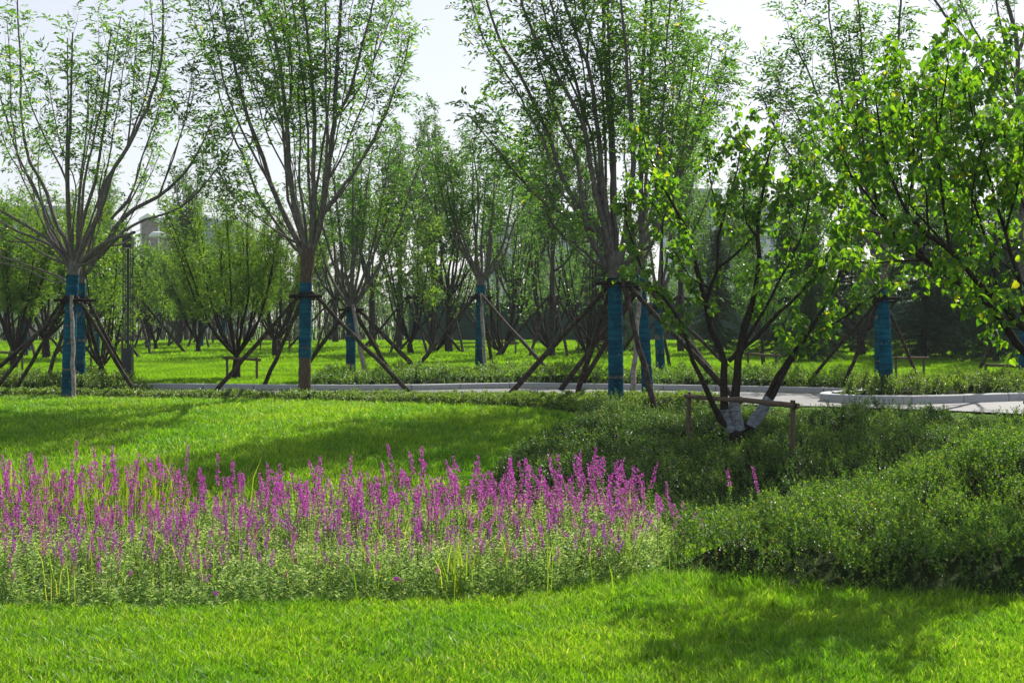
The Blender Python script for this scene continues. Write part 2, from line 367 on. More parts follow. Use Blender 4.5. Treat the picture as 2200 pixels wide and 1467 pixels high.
# path and kerbs
PZ = EYE - 1.188
def pp(x, y, z=1.188):
    Y = F * z / (y - HORIZON); return ((x - 1100) / F * Y, Y)
far_edge = [(-7.6, 26.2), (-6.9, 26.65)] + [pp(*a) for a in ((318, 836), (480, 837), (640, 838.5), (800, 839), (900, 838), (980, 836), (1060, 834.5), (1150, 834), (1250, 836), (1400, 838), (1520, 840), (1650, 842.5), (1780, 845.5), (1900, 849))]
isl = [(7.2, 24.4), (6.3, 24.1), (5.6, 23.7), (5.1, 23.1), (4.86, 22.6), (4.88, 22.2), (5.15, 21.95)] + [pp(*a) for a in ((1830, 867), (1900, 868.5), (1980, 868), (2080, 865), (2200, 860.5), (2320, 856), (2450, 852))]
near_edge = [(11, 19.2), (8.5, 19.1), pp(2200, 889), pp(2050, 882), pp(1900, 877), pp(1750, 872), pp(1640, 870), (2.8, 21.9), (1.2, 22.7), (-.5, 23.3), (-3, 23.55), (-6.4, 24.1), (-7.6, 24.6)]
from mathutils.geometry import tessellate_polygon
poly = far_edge + [(8.6, 26.6), (13, 24), (14, 21)] + near_edge
vs = [Vector((x, y, PZ)) for x, y in poly]
tri = tessellate_polygon([vs])
mb = MB(); mb.add(np.array([tuple(v) for v in vs]), np.array(tri)); o = mb.build("path", M['path'])
bpy.context.view_layer.update()
tag(o, "grey paved park path curving between two kerbs", "path", kind="structure")

def resample(p, step):
    p = np.array(p, float); s = np.concatenate([[0], np.cumsum(np.linalg.norm(np.diff(p, axis=0), axis=1))])
    n = max(2, int(round(s[-1] / step)) + 1); u = np.linspace(0, s[-1], n)
    return np.stack([np.interp(u, s, p[:, k]) for k in range(p.shape[1])], 1)
def smooth_line(p, it=2):
    p = np.array(p, float)
    for _ in range(it):
        q = [p[0]]
        for a, b in zip(p[:-1], p[1:]): q += [a * .75 + b * .25, a * .25 + b * .75]
        q.append(p[-1]); p = np.array(q)
    return p
def kerb(line, h, w, label):
    p = resample(smooth_line(line), .11); mb = MB()
    t = np.gradient(p, axis=0); t = nrm(t); nn = np.stack([-t[:, 1], t[:, 0]], 1)   # towards the planted side
    prof = [(0, -.06), (0, h - .012), (.012, h), (w - .01, h), (w, h - .01), (w, -.06)]
    stone = 9
    for a in range(0, len(p) - 1, stone):
        b = min(a + stone, len(p) - 1)
        q = p[a:b + 1].copy(); 
        if b - a > 1:
            q[0] += t[a] * .008; q[-1] -= t[b] * .008
        dz = RNG.uniform(-.002, .002); V = []
        for c, nnn in zip(q, nn[a:b + 1]):
            for (u, z) in prof: V.append((c[0] + nnn[0] * u, c[1] + nnn[1] * u, PZ + z + dz))
        k = len(prof); n = len(q)
        fi = []
        for r in range(n - 1):
            for s in range(k - 1): fi.append((r * k + s, r * k + s + 1, (r + 1) * k + s + 1, (r + 1) * k + s))
        mb.add(V, fi, 0)
        mb.add(np.array(V)[:k], [tuple(range(k))[::-1]], 0); mb.add(np.array(V)[-k:], [tuple(range(k))], 0)
    # mortar just inside the stone
    V = []; prof2 = [(.006, -.05), (.006, h - .02), (w - .006, h - .02), (w - .006, -.05)]
    for c, nnn in zip(p, nn):
        for (u, z) in prof2: V.append((c[0] + nnn[0] * u, c[1] + nnn[1] * u, PZ + z))
    fi = [(r * 4 + s, r * 4 + s + 1, r * 4 + s + 5, r * 4 + s + 4) for r in range(len(p) - 1) for s in range(3)]
    mb.add(V, fi, 1)
    o = mb.build("kerb", [M['kerb'], M['joint']]); tag(o, label, "kerb", kind="structure"); return o
kerb(far_edge, .105, .13, "long pale granite kerb along the far side of the path")
kerb(isl, .125, .16, "pale granite kerb rounding the planted island at right")

# ------------------------------------------------------------ planted stuff
def rnd_in(poly, n, rng=RNG, pdf=None):
    p = np.array(poly); lo = p.min(0); hi = p.max(0); X = []; Y = []; got = 0
    while got < n:
        x = rng.uniform(lo[0], hi[0], n * 2); y = rng.uniform(lo[1], hi[1], n * 2)
        k = inpoly(x, y, poly)
        if pdf is not None: k &= rng.uniform(0, 1, n * 2) < pdf(x, y)
        X.append(x[k]); Y.append(y[k]); got += k.sum()
    return np.concatenate(X)[:n], np.concatenate(Y)[:n]
def area(poly):
    p = np.array(poly); q = np.roll(p, -1, 0); return abs((p[:, 0] * q[:, 1] - q[:, 0] * p[:, 1]).sum()) / 2

def shrubs(name, poly, H, dens, leafL, leafW, mat, seed, lscale=3.0, amp=.3, edge=.3, per=12, shoot=.09, tips=3):
    rng = np.random.default_rng(seed)
    def top(x, y):
        d = edist(x, y, poly)
        return H * np.clip(d / edge, .0, 1) ** .45 * (.80 + amp * lump(x, y, lscale, seed) + .16 * lump(x, y, lscale * 4, seed + 1) + .13 * lump(x, y, 26, seed + 2))
    mb = MB()
    # core: the mass of stems below the leaves
    p = np.array(poly); lo = p.min(0); hi = p.max(0); st = .12 if H > .3 else .09
    gx = np.arange(lo[0], hi[0] + st, st); gy = np.arange(lo[1], hi[1] + st, st); X, Y = np.meshgrid(gx, gy)
    ins = inpoly(X.ravel(), Y.ravel(), poly).reshape(X.shape)
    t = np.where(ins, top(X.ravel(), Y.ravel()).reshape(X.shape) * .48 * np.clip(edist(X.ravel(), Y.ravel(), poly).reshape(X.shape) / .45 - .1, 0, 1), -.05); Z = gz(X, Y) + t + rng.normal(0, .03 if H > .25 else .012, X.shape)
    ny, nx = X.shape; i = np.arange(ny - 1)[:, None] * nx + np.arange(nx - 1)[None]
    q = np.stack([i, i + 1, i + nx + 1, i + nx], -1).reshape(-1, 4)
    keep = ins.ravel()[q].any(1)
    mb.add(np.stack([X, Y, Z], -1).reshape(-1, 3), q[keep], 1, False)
    n = int(area(poly) * dens)
    x, y = rnd_in(poly, n, rng)
    cxy = rnd_in(poly, max(n // 14, 8), rng); ci = rng.integers(0, len(cxy[0]), n); w_ = rng.random(n) < .6   # shoots gather on the single plants
    x = np.where(w_, cxy[0][ci] + rng.normal(0, .055, n), x); y = np.where(w_, cxy[1][ci] + rng.normal(0, .055, n), y)
    k_ = inpoly(x, y, poly); x, y, w_ = x[k_], y[k_], w_[k_]; n = len(x); h = top(x, y) * np.where(w_, 1.12, .92)
    # extra shoots round the rim, so that the sides are leafy down to the ground
    u = rng.uniform(0, 1, n) ** .55
    base = np.where(edist(x, y, poly) < edge, u, .72 + .28 * rng.uniform(0, 1, n)) * h
    z = gz(x, y) + base - shoot * .5
    d = np.stack([rng.normal(0, .35, n), rng.normal(0, .35, n), np.ones(n)], 1); d = nrm(d)
    sl = shoot * rng.uniform(.7, 1.5, n)
    P0 = np.stack([x, y, z], 1)
    for k in range(per):
        s = (k + rng.uniform(0, 1, n)) / per
        a = k * 2.4 + rng.uniform(0, 6.28, n) * .4
        out = np.stack([np.cos(a), np.sin(a), .55 + .5 * s], 1)
        L = leafL * rng.uniform(.7, 1.2, n) * (1.1 - .35 * s)
        up = np.stack([rng.normal(0, .5, n), rng.normal(0, .5, n), np.ones(n)], 1)
        leaves(mb, P0 + d * (sl * s)[:, None], out, up, L, L * leafW, 'lance', 2 if k >= per - tips else 0)
    return mb.build(name, [M[mat], M['core'], M['tip']])

# right-hand mass of low shrubs, falling into the valley
back_mass = smooth_poly([(.95, 20.9), (.9, 19.4), (.45, 17.6), (-.15, 15.9), (-.30, 14.6), (.3, 13.9), (1.2, 13.3), (2.0, 13.2), (4, 14.1), (9, 16.2), (9.5, 18.6), (8.4, 18.75),
                         (6.8, 19.1), (5.5, 20.15), (4.2, 20.85), (3.2, 21.3), (2.4, 21.6), (1.6, 21.6)], 1)
tag(shrubs("shrub_cover", back_mass, .29, 430, .034, .5, 'spirea_shaded', 3, 2.2, .30, .3, 12, .10, 1),
    "low green shrub cover, leaves coloured darker for shade, filling the slope between path and flowers", "shrubs", kind="stuff")
front_mound = smooth_poly([(1.25, 11.5), (1.3, 12.1), (1.7, 12.7), (2.6, 13.3), (5, 14.5), (8, 15.9), (8.2, 10.3), (5, 10.35), (3, 10.5), (1.8, 10.85)], 1)
tag(shrubs("shrub_cover", front_mound, .50, 900, .028, .5, 'spirea', 5, 2.0, .18, .16, 12, .085),
    "rounded mound of sunlit low shrubs at right behind the near grass", "shrubs", kind="stuff")

front_hedge = [(-11, 23.6), (-7, 23.1), (-4, 22.35), (-1.8, 21.6), (0, 20.75), (1.0, 20.2), (1.6, 21.5), (3.0, 21.75), (3.35, 22.2), (3.1, 22.8), (1.3, 22.8), (-.5, 22.75), (-3, 22.95), (-6.5, 23.65), (-11, 24.3)]
tag(shrubs("hedge", front_hedge, .15, 1000, .034, .5, 'hedge', 7, 4.5, .16, .10, 9, .05), "long low clipped hedge along the near side of the path", "hedge")
left_hedge = [(-12, 25.6), (-8.6, 25.2), (-6.9, 25.2), (-6.55, 25.9), (-7.0, 26.9), (-9.2, 27.5), (-12, 27.5)]
tag(shrubs("hedge", left_hedge, .34, 420, .04, .5, 'hedge', 9, 3.5, .25, .2, 9, .08), "short low hedge around the foot of the lamp post at left", "hedge")
fe = smooth_line(far_edge)
fe = [tuple(a + np.array([0, .17])) for a in fe if -3.9 < a[0] < 6.6]
back_hedge = fe + [(fe[-1][0] + .4, 27.2), (3.5, 27.9), (0, 28.5), (-2, 28.3), (fe[0][0], 27.6)]
tag(shrubs("hedge", back_hedge, .40, 420, .04, .5, 'spirea', 13, 3.0, .2, .16, 10, .09), "leafy green hedge right behind the far kerb, middle of the photo", "hedge")
island_hedge = [(5.25, 22.35), (5.3, 23.0), (5.9, 23.7), (7.2, 24.2), (9, 25), (12, 24.5), (12, 22.6), (9.6, 22.9), (8.0, 22.6), (7, 22.2), (6.2, 22.12), (5.6, 22.1)]
tag(shrubs("hedge", smooth_poly(island_hedge, 1), .42, 480, .038, .5, 'hedge', 15, 3.0, .2, .18, 10, .1), "yellow-green hedge filling the kerbed island at right", "hedge")

bed = smooth_poly([(-7, 10.25), (-3, 10.2), (-.5, 10.35), (.8, 10.85), (1.2, 11.3), (1.35, 12.1), (1.6, 12.9), (1.3, 13.3), (.2, 13.4), (-1, 13.2), (-3, 13.1), (-5, 13.6), (-7, 14.4)], 1)
path_poly = poly
excl = [back_mass, front_mound, front_hedge, left_hedge, back_hedge, island_hedge, bed, path_poly]

def lawn(name, poly, dens, L, W, mat, label, seed, margin=None, leanf=.35, jitter=.45, tall_edge=None, coh=1.0):
    rng = np.random.default_rng(seed); n = int(area(poly) * dens)
    x, y = rnd_in(poly, n, rng)
    ok = np.ones(n, bool)
    for e in excl: ok &= ~(inpoly(x, y, e) & (edist(x, y, e) > .05))
    vis = np.abs(x) < .36 * y + 1.6; ok &= vis
    x, y = x[ok], y[ok]; n = len(x)
    tuft = lump(x, y, 9, seed + 3) * .25 + lump(x, y, 28, seed + 5) * .25
    l = L * rng.uniform(1 - jitter, 1 + jitter, n) * (1 + tuft)
    if tall_edge is not None: l = l * (1 + tall_edge(x, y))
    a = lump(x, y, 1.5, seed + 9) * 2.5 * coh + rng.normal(0, 1.3 / coh, n)
    m = leanf * np.abs(rng.normal(1, .6, n)); lean = np.stack([np.cos(a) * m, np.sin(a) * m], 1)
    lean += np.stack([lump(x, y, 2.2, seed + 21), lump(x, y, 2.2, seed + 22)], 1) * .25 * coh
    mb = MB(); blades(mb, np.stack([x, y, gz(x, y) - .004], 1), lean, l, W * rng.uniform(.7, 1.3, n), 0, rng)
    o = mb.build(name, M[mat]); tag(o, label, "grass", kind="stuff"); return o
near_lawn = [(-4.6, 7.0), (4.6, 7.0), (6.2, 11.2), (-6.2, 11.2)]
te = lambda x, y: .75 * sstep(.7, 1.6, x) * sstep(10.2, 10.9, y) + .35 * sstep(9.5, 10.3, y) * sstep(-.5, .8, x)
lawn("near_grass", near_lawn, 7500, .062, .0075, 'grass', "bright mown grass across the bottom of the photo", 31, tall_edge=te, leanf=.5, coh=.4)
mid_lawn = [(-8.2, 12.6), (2, 12.6), (2, 21), (-10.5, 24.2)]
lawn("middle_grass", mid_lawn, 3000, .065, .0095, 'grass', "bright grass bank between the flowers and the low hedge", 33, leanf=.5, coh=.4)
far_lawn1 = [(-13, 25), (12, 25), (17, 38), (-17, 38)]
lawn("far_grass", far_lawn1, 1500, .036, .013, 'grass_far', "sunlit lawn rising behind the path under the trees", 35)
far_lawn2 = [(-17, 38), (17, 38), (30, 68), (-30, 68)]
lawn("distant_grass", far_lawn2, 260, .055, .030, 'grass_far', "far lawn beyond the staked trees", 37)

# ------------------------------------------------------------ loosestrife bed
def spike_mesh(rng, h, sl):
    """returns the stem with its leaves, and the flower spike, standing on the origin"""
    s = MB(); bend = rng.normal(0, .045, 2)
    t = np.linspace(0, 1, 6); pts = np.stack([bend[0] * t ** 2 + rng.normal(0, .002, 6), bend[1] * t ** 2, h * t], 1)
    tube(s, pts, np.linspace(.0032, .0014, 6), 4, 1, False)
    n = int(h / .022)
    for k in range(n):
        z = h * (.15 + .8 * (k + .5) / n)
        if z > h - sl * .8 and rng.random() > .3: continue
        a = (k % 2) * pi / 2 + rng.normal(0, .3)
        for sg in (0, pi):
            c = np.array([[np.interp(z, pts[:, 2], pts[:, 0]), np.interp(z, pts[:, 2], pts[:, 1]), z]])
            leaves(s, c, np.array([[cos(a + sg), sin(a + sg), .5]]), np.array([[0, 0, 1.]]), .032 * (1.15 - z / h * .75), .008, 'lance', 0)
    f = MB(); n = int(sl / .0021); zz = h - sl * .9 + rng.uniform(0, 1, n) ** .85 * sl
    # whorls
    zz = np.round(zz / .009) * .009 + rng.normal(0, .0012, n)
    rr = .0155 * (1 - .62 * np.clip((zz - h + sl * .9) / sl, 0, 1)) * rng.uniform(.5, 1.15, n); a = rng.uniform(0, 2 * pi, n)
    cx = np.interp(zz, pts[:, 2], pts[:, 0]); cy = np.interp(zz, pts[:, 2], pts[:, 1])
    pos = np.stack([cx + np.cos(a) * rr * .4, cy + np.sin(a) * rr * .4, zz], 1)
    ax = np.stack([np.cos(a), np.sin(a), rng.uniform(-.2, .8, n)], 1)
    leaves(f, pos, ax, np.stack([rng.normal(0, .6, n), rng.normal(0, .6, n), np.ones(n)], 1), rr * .9 + .008, .0105, 'diamond', 0)
    return s, f
rng = np.random.default_rng(77)
VAR = []
for v in range(14):
    h = rng.uniform(.50, .62); sl = rng.uniform(.10, .20); VAR.append((h,) + spike_mesh(rng, h, sl))
NF = 1480
fx, fy = rnd_in(bed, NF, rng, lambda x, y: np.clip(.5 + .5 * sstep(10.3, 10.9, y), 0, 1) * (1 - .75 * sstep(1.0, 1.5, x)))
keep = (np.abs(fx) < .36 * fy + .6) & (edist(fx, fy, bed) > .08)
fx, fy = fx[keep], fy[keep]
extra = [(1345, 1075, 12.9), (1352, 1100, 12.5), (1362, 1050, 13.2), (1385, 1090, 12.7), (1398, 1120, 12.2), (1420, 1075, 12.9), (1432, 1120, 12.1), (1446, 1062, 13.0), (1460, 1095, 12.5), (1468, 1135, 11.9), (1482, 1070, 12.9), (1496, 1110, 12.3), (1330, 1130, 12.0), (1300, 1215, 11.2), (1233, 975, 13.6), (1280, 985, 13.4), (1578, 1010, 13.0), (1648, 1015, 13.2), (1452, 1070, 12.6), (1475, 1080, 12.7), (1465, 1065, 12.8), (1412, 1105, 12.2), (1370, 1105, 12.3), (1440, 1085, 12.7), (1490, 1088, 12.6)]
fh = .33 + (fy - 10.3) * .135 + rng.normal(0, .085, len(fx)) + .04 * lump(fx, fy, 2.5, 4) + np.where(rng.random(len(fx)) < .06, .14, 0)
fh = np.clip(fh, .26, .95)
ftilt = rng.normal(0, 1, (len(fx), 2)) * np.where(rng.random(len(fx)) < .12, .38, .11)[:, None]; ftilt[:, 0] += -.22 * sstep(-.8, 1.0, fx) * rng.uniform(0, 1.4, len(fx))
for (px, py, Y) in extra:
    q = on(px, Y); top = P(px, py, Y)[2]
    fx = np.append(fx, q[0]); fy = np.append(fy, Y); fh = np.append(fh, max(.3, top - q[2])); ftilt = np.vstack([ftilt, rng.normal(0, .25, 2)])
infr = np.abs(fx) < .36 * fy - .05
order = np.argsort(fy + np.where(infr, 0, 100)); order = np.concatenate([order])
# the 300 nearest in the frame are plants of their own
protos = []
for k, idx in enumerate(order[:300]):
    v = VAR[k % len(VAR)]; s = fh[idx] / v[0]
    if k < len(VAR):
        st = v[1].build("loosestrife", [M['loose'], M['stemred']]); sp = v[2].build("flower_spike", M['petal'], st); protos.append(st); o = st
    else:
        o = copy_tree(protos[k % len(VAR)], (0, 0, 0))
    o.location = (float(fx[idx]), float(fy[idx]), float(gz(fx[idx], fy[idx])) - .005)
    o.rotation_euler = (float(ftilt[idx, 1]), float(ftilt[idx, 0]), float(rng.uniform(0, 6.28)))
    w = float(min(1.25, max(.85, s * 1.05))); o.scale = (w, w, float(s))
    tag(o, "purple loosestrife stalk with a magenta flower spike in the flower bed", "flower", "purple loosestrife stalks in the bed")
mb2 = MB()
for k, idx in enumerate(order[300:]):
    v = VAR[rng.integers(len(VAR))]; s = fh[idx] / v[0]; a = rng.uniform(0, 6.28); w = min(1.25, max(.85, s * 1.05))
    for src, mi in ((v[1], 0), (v[2], 2)):
        V = np.concatenate(src.v) * np.array([w, w, s])
        V = np.stack([V[:, 0] * cos(a) - V[:, 1] * sin(a), V[:, 0] * sin(a) + V[:, 1] * cos(a), V[:, 2]], 1)
        V[:, 0] += V[:, 2] * ftilt[idx, 0]; V[:, 1] -= V[:, 2] * ftilt[idx, 1]
        V += np.array([fx[idx], fy[idx], float(gz(fx[idx], fy[idx])) - .005])
        mb2.v.append(V); mb2.f.append(np.concatenate(src.f) + mb2.n); mb2.n += len(V)
        mb2.fc.append(np.concatenate(src.fc)); mi_ = np.concatenate(src.mi); mb2.mi.append(np.full(len(mi_), 2) if mi == 2 else mi_); mb2.sm.append(np.concatenate(src.sm))
tag(mb2.build("flower_mass", [M['loose'], M['stemred'], M['petal']]), "mass of magenta flower spikes at the back of the bed", "flowers", kind="stuff")

def bed_foliage():
    rng = np.random.default_rng(91); n = int(area(bed) * 300); x, y = rnd_in(bed, n, rng)
    d = edist(x, y, bed); H = (.17 + .15 * sstep(10.2, 10.9, y) + .035 * (y - 11)) * np.clip(d / .12, .45, 1) * (1 + .22 * lump(x, y, 3, 8) + rng.normal(0, .12, n))
    mb = MB(); per = 15; P0 = np.stack([x, y, gz(x, y)], 1)
    dr = nrm(np.stack([rng.normal(0, .13, n), rng.normal(0, .13, n), np.ones(n)], 1))
    for k in range(per):
        s = (k + .5) / per; a = rng.uniform(0, 6.28, n)
        out = np.stack([np.cos(a), np.sin(a), rng.uniform(.1, .9, n)], 1)
        L = .050 * rng.uniform(.7, 1.25, n) * (1.1 - .4 * s)
        leaves(mb, P0 + dr * (H * (.08 + .92 * s))[:, None], out, np.stack([rng.normal(0, .5, n), rng.normal(0, .5, n), np.ones(n)], 1), L, L * .30, 'lance', 2 if k > per - 4 else 0)
    # stems as thin blades
    m = n // 2
    blades(mb, P0[:m], rng.normal(0, .08, (m, 2)), H[:m], np.full(m, .003), 1, rng)
    return mb.build("bed_foliage", [M['loose'], M['stemred'], M['loosetip']])
tag(bed_foliage(), "pale green leafy growth at the foot of the purple flowers", "foliage", kind="stuff")
def reeds():
    rng = np.random.default_rng(93); mb = MB(); n = 1100
    x, y = rnd_in(bed, n, rng); cx = rng.integers(0, 60, n)
    kx, ky = rnd_in(bed, 60, rng); x = np.where(rng.random(n) < .6, kx[cx] + rng.normal(0, .05, n), x); y = np.where(rng.random(n) < .6, ky[cx] + rng.normal(0, .05, n), y)
    y = np.clip(y, 10.3, 14.2)
    L = rng.uniform(.3, .62, n) * np.where(y > 12.3, 1.25, 1)
    a = rng.uniform(0, 6.28, n); m = np.abs(rng.normal(.2, .25, n))
    blades(mb, np.stack([x, y, gz(x, y)], 1), np.stack([np.cos(a) * m, np.sin(a) * m], 1), L, rng.uniform(.005, .012, n), 0, rng)
    n = 900; x = rng.uniform(-5.2, -3.2, n); y = rng.uniform(12.6, 14.2, n)   # tall grass at the back left
    a = rng.uniform(0, 6.28, n); m = np.abs(rng.normal(.15, .2, n))
    blades(mb, np.stack([x, y, gz(x, y)], 1), np.stack([np.cos(a) * m, np.sin(a) * m], 1), rng.uniform(.35, .85, n), rng.uniform(.004, .010, n), 0, rng)
    return mb.build("tall_grass", M['reed'])
tag(reeds(), "tall yellow-green grass blades sticking out among the flowers", "grass", kind="stuff")

# ------------------------------------------------------------ trees
def unit(v): return v / (math.sqrt(v[0] ** 2 + v[1] ** 2 + v[2] ** 2) + 1e-9)
def spline(p, step):
    p = np.asarray(p, float)
    if len(p) < 3: return resample(p, step)
    q = smooth_line(p, 2); return resample(q, step)

class Tree:
    def __init__(s, seed, barkmats, leafmat, kind='lance', leaf=(.06, .02)):
        s.rng = np.random.default_rng(seed); s.wood = MB(); s.leafm = MB(); s.mats = barkmats; s.leafmat = leafmat
        s.kind = kind; s.leaf = leaf; s.np_ = []; s.nd = []
    def wander(s, p, d, L, n, up, jit):
        r = s.rng; pts = [p]; st = L / n; J = r.normal(0, jit, (n, 3))
        for k in range(n):
            d = unit(d + J[k] + np.array([0, 0, up])); p = p + d * st; pts.append(p)
        return np.array(pts)
    def twigs(s, pts, rads, cfg, level=0, t0=.25):
        """spawn side shoots along a limb; cfg: list per level of (spacing, length, angle, up, radius factor)"""
        r = s.rng
        seg = np.linalg.norm(np.diff(pts, axis=0), axis=1); S = np.concatenate([[0], np.cumsum(seg)]); tot = S[-1]
        sp, ln, ang, up = cfg['lv'][level]
        n = int(max(0, tot * (1 - t0) / sp + r.random()))
        for k in range(n):
            t = t0 + (1 - t0) * (k + r.random()) / max(n, 1); u = t * tot
            i = min(int(np.searchsorted(S, u)) - 1, len(pts) - 2); i = max(i, 0); f = (u - S[i]) / (seg[i] + 1e-9)
            p = pts[i] + (pts[i + 1] - pts[i]) * f; d = unit(pts[i + 1] - pts[i])
            a = r.normal(ang, .18); q = r.normal(size=3); q = unit(q - d * np.dot(q, d))
            if q[2] < -.2 and level == 0: q[2] *= .3
            dd = unit(d * cos(a) + q * sin(a))
            L = ln * r.uniform(.55, 1.25) * (1.15 - .55 * t)
            rr = rads[i] if hasattr(rads, '__len__') else rads
            ra = min(rr * .6, max(.0022, L * .0085))
            w = s.wander(p, dd, L, 4 if level == 0 else 3, up, .10)
            R = np.linspace(ra, max(.0012, ra * .35), len(w))
            tube(s.wood, w, R, 4 if level == 0 else 3, cfg.get('twigmi', min(1, len(s.mats) - 1)), False)
            if level + 1 < len(cfg['lv']): s.twigs(w, R, cfg, level + 1, .2)
            s.nodes(w, cfg['node'], .45 if level == 0 else .15)
    def nodes(s, w, spacing, t0=0.):
        q = resample(w, spacing); k0 = int(len(q) * t0); q = q[k0:]
        if len(q) < 2: q = w[-2:]
        d = np.gradient(q, axis=0); s.np_.append(q); s.nd.append(nrm(d))
    def limb(s, pts, r0, r1, cfg, t0=.3, mi=0, k=7, stepm=.22):
        pts = spline(pts, stepm); n = len(pts); j = s.rng.normal(0, .006, pts.shape); j[0] = 0; pts = pts + j
        R = r0 + (r1 - r0) * np.linspace(0, 1, n) ** .8
        R = R * (1 + s.rng.normal(0, .04, n)); R[0] = r0
        tube(s.wood, pts, R, k, mi, False)
        s.twigs(pts, R, cfg, 0, t0); s.nodes(pts[-max(4, n // 5):], cfg['node'])
    def foliage(s, style, frac=1.0, mask=None):
        if not s.np_: return
        r = s.rng; p = np.concatenate(s.np_); d = np.concatenate(s.nd)
        k = r.random(len(p)) < frac
        if mask is not None: k &= mask(p, r)
        p, d = p[k], d[k]; n = len(p); L0, W0 = s.leaf
        if n == 0: return
        if style == 'ash':      # feather-shaped leaves: paired leaflets on a stalk
            q = r.normal(size=(n, 3)); q = q - d * (q * d).sum(1)[:, None]; q = nrm(q)
            ra = nrm(d * .45 + q * .9 + np.array([0, 0, .10])); RL = .13 * r.uniform(.6, 1.25, n) * (L0 / .06)
            up = nrm(np.array([0, 0, 1.]) + r.normal(0, .35, (n, 3))); side = nrm(np.cross(ra, up)); drop = np.array([0, 0, -1.])
            for t, a in ((.4, 1), (.4, -1), (.7, 1), (.7, -1), (1., 0)):
                base = p + ra * (RL * t)[:, None] + drop * (RL * .22 * t * t)[:, None]
                ax = ra * (.62 if a else 1) + side * (a * .78) + drop * .18 + r.normal(0, .12, (n, 3))
                l = L0 * r.uniform(.75, 1.2, n)
                leaves(s.leafm, base, ax, up + r.normal(0, .3, (n, 3)), l, l * W0 / L0, 'lance')
        elif style == 'heart':
            for c in range(2):
                q = r.normal(size=(n, 3)); q = nrm(q - d * (q * d).sum(1)[:, None]); st = r.uniform(.008, .03, n)
                base = p + nrm(q + np.array([0, 0, .2])) * st[:, None] + r.normal(0, .01, (n, 3))
                ax = nrm(q * np.array([1, 1, .4]) + np.array([0, 0, -.75]) + r.normal(0, .25, (n, 3)))
                up = nrm(q + np.array([0, 0, .5]) + r.normal(0, .55, (n, 3)))
                l = L0 * r.uniform(.55, 1.2, n)
                leaves(s.leafm, base, ax, up, l, l * W0 / L0, 'heart')
        else:                   # simple leaves set singly
            for c in range(int(style)):
                q = r.normal(size=(n, 3)); q = nrm(q - d * (q * d).sum(1)[:, None] * .6)
                ax = nrm(q + d * .7 + r.normal(0, .2, (n, 3))); l = L0 * r.uniform(.6, 1.25, n)
                leaves(s.leafm, p + r.normal(0, .012 + L0 * .25, (n, 3)), ax, nrm(np.array([0, 0, 1.]) + r.normal(0, .6, (n, 3))), l, l * W0 / L0, s.kind)
    def finish(s, root, name=None, extra=None):
        off = np.array(root.location)
        t = s.wood.build("trunk", [M[m] for m in s.mats], root, off)
        c = s.leafm.build("crown", M[s.leafmat], root, off)
        return t, c

def hero(name, label, cat, base, trunk, limbs, seed, mats, leafmat, cfg, style, leaf, Y, wrap=None, frac=1, spread=.55, t0=.3, group=None, kind='lance', gaps=(), extend=True, mask=None, wrapmat='wrap', darktop=None, depth_lean=0, clones=0):
    """trunk: [(px, py, width_px)...] from the ground up, at distance Y; limbs: [(points, r0px, r1px)]"""
    s = F / Y; T = Tree(seed, mats, leafmat, kind, leaf); r = T.rng
    b = on(trunk[0][0], Y); root = empty(name, b); tag(root, label, cat, group)
    pts = [P(x, y, Y) for x, y, w in trunk]; pts[0] = b + np.array([0, 0, -.05]); R = [w / 2 / s for x, y, w in trunk]
    sp = resample(np.column_stack([pts, R]), .06); tp, tr = sp[:, :3], sp[:, 3] * (1 + .03 * r.normal(size=len(sp)))
    tube(T.wood, tp, tr, 14, 0, True, wob=.025)
    if darktop:
        k = (tp[:, 2] > P(0, darktop, Y)[2]); 
    more = []
    for pts2, a, e in limbs:      # thinner companions of the main limbs
        for c in range(clones if len(pts2) > 4 else 0):
            o0, o1 = r.normal(0, 14), r.normal(0, 34); m_ = len(pts2) - 1
            more.append(([(x + (o0 * (i_ / m_) ** .5 + o1 * i_ / m_ if i_ else 0), y + (r.normal(0, 6) + 25 * r.random() if i_ else 0)) for i_, (x, y) in enumerate(pts2)], a * .55, e * .7))
    for pts2, a, e in list(limbs) + more:
        n = len(pts2); dy = r.normal(0, 1) * spread; u = np.linspace(0, 1, n)
        L = [P(x, y, Y + dy * uu) for (x, y), uu in zip(pts2, u)]
        if extend and pts2[-1][1] < 40:
            d = unit(L[-1] - L[-2]); d = unit(d + np.array([0, 0, .4])); L += [L[-1] + d * .5, L[-1] + d * .95 + r.normal(0, .06, 3)]
        T.limb(L, a / 2 / s, e / 2 / s, cfg, t0, mi=min(1, len(mats) - 1), k=8)
    T.foliage(style, frac, mask); T.finish(root)
    if wrap:
        for (y0, y1) in wrap:
            z0, z1 = P(0, y0, Y)[2], P(0, y1, Y)[2]
            zz = np.arange(min(z0, z1), max(z0, z1), .012)
            c = np.stack([np.interp(zz, tp[:, 2], tp[:, 0]), np.interp(zz, tp[:, 2], tp[:, 1]), zz], 1)
            rr = np.interp(zz, tp[:, 2], sp[:, 3]) * 1.03 + .003 + .0022 * np.convolve(r.normal(0, 1.6, len(zz)), np.ones(4) / 4, 'same')
            w = MB(); tube(w, c, rr, 20, 0, True, wob=.008)
            w.build("trunk_wrap", M[wrapmat], root, b)
    return root

ASH = dict(lv=[(.22, .80, .62, .16), (.16, .30, .7, .12)], node=.085)
ASHS = dict(lv=[(.26, .70, .55, .20), (.20, .24, .7, .12)], node=.10)
mats = ['bark_grey']

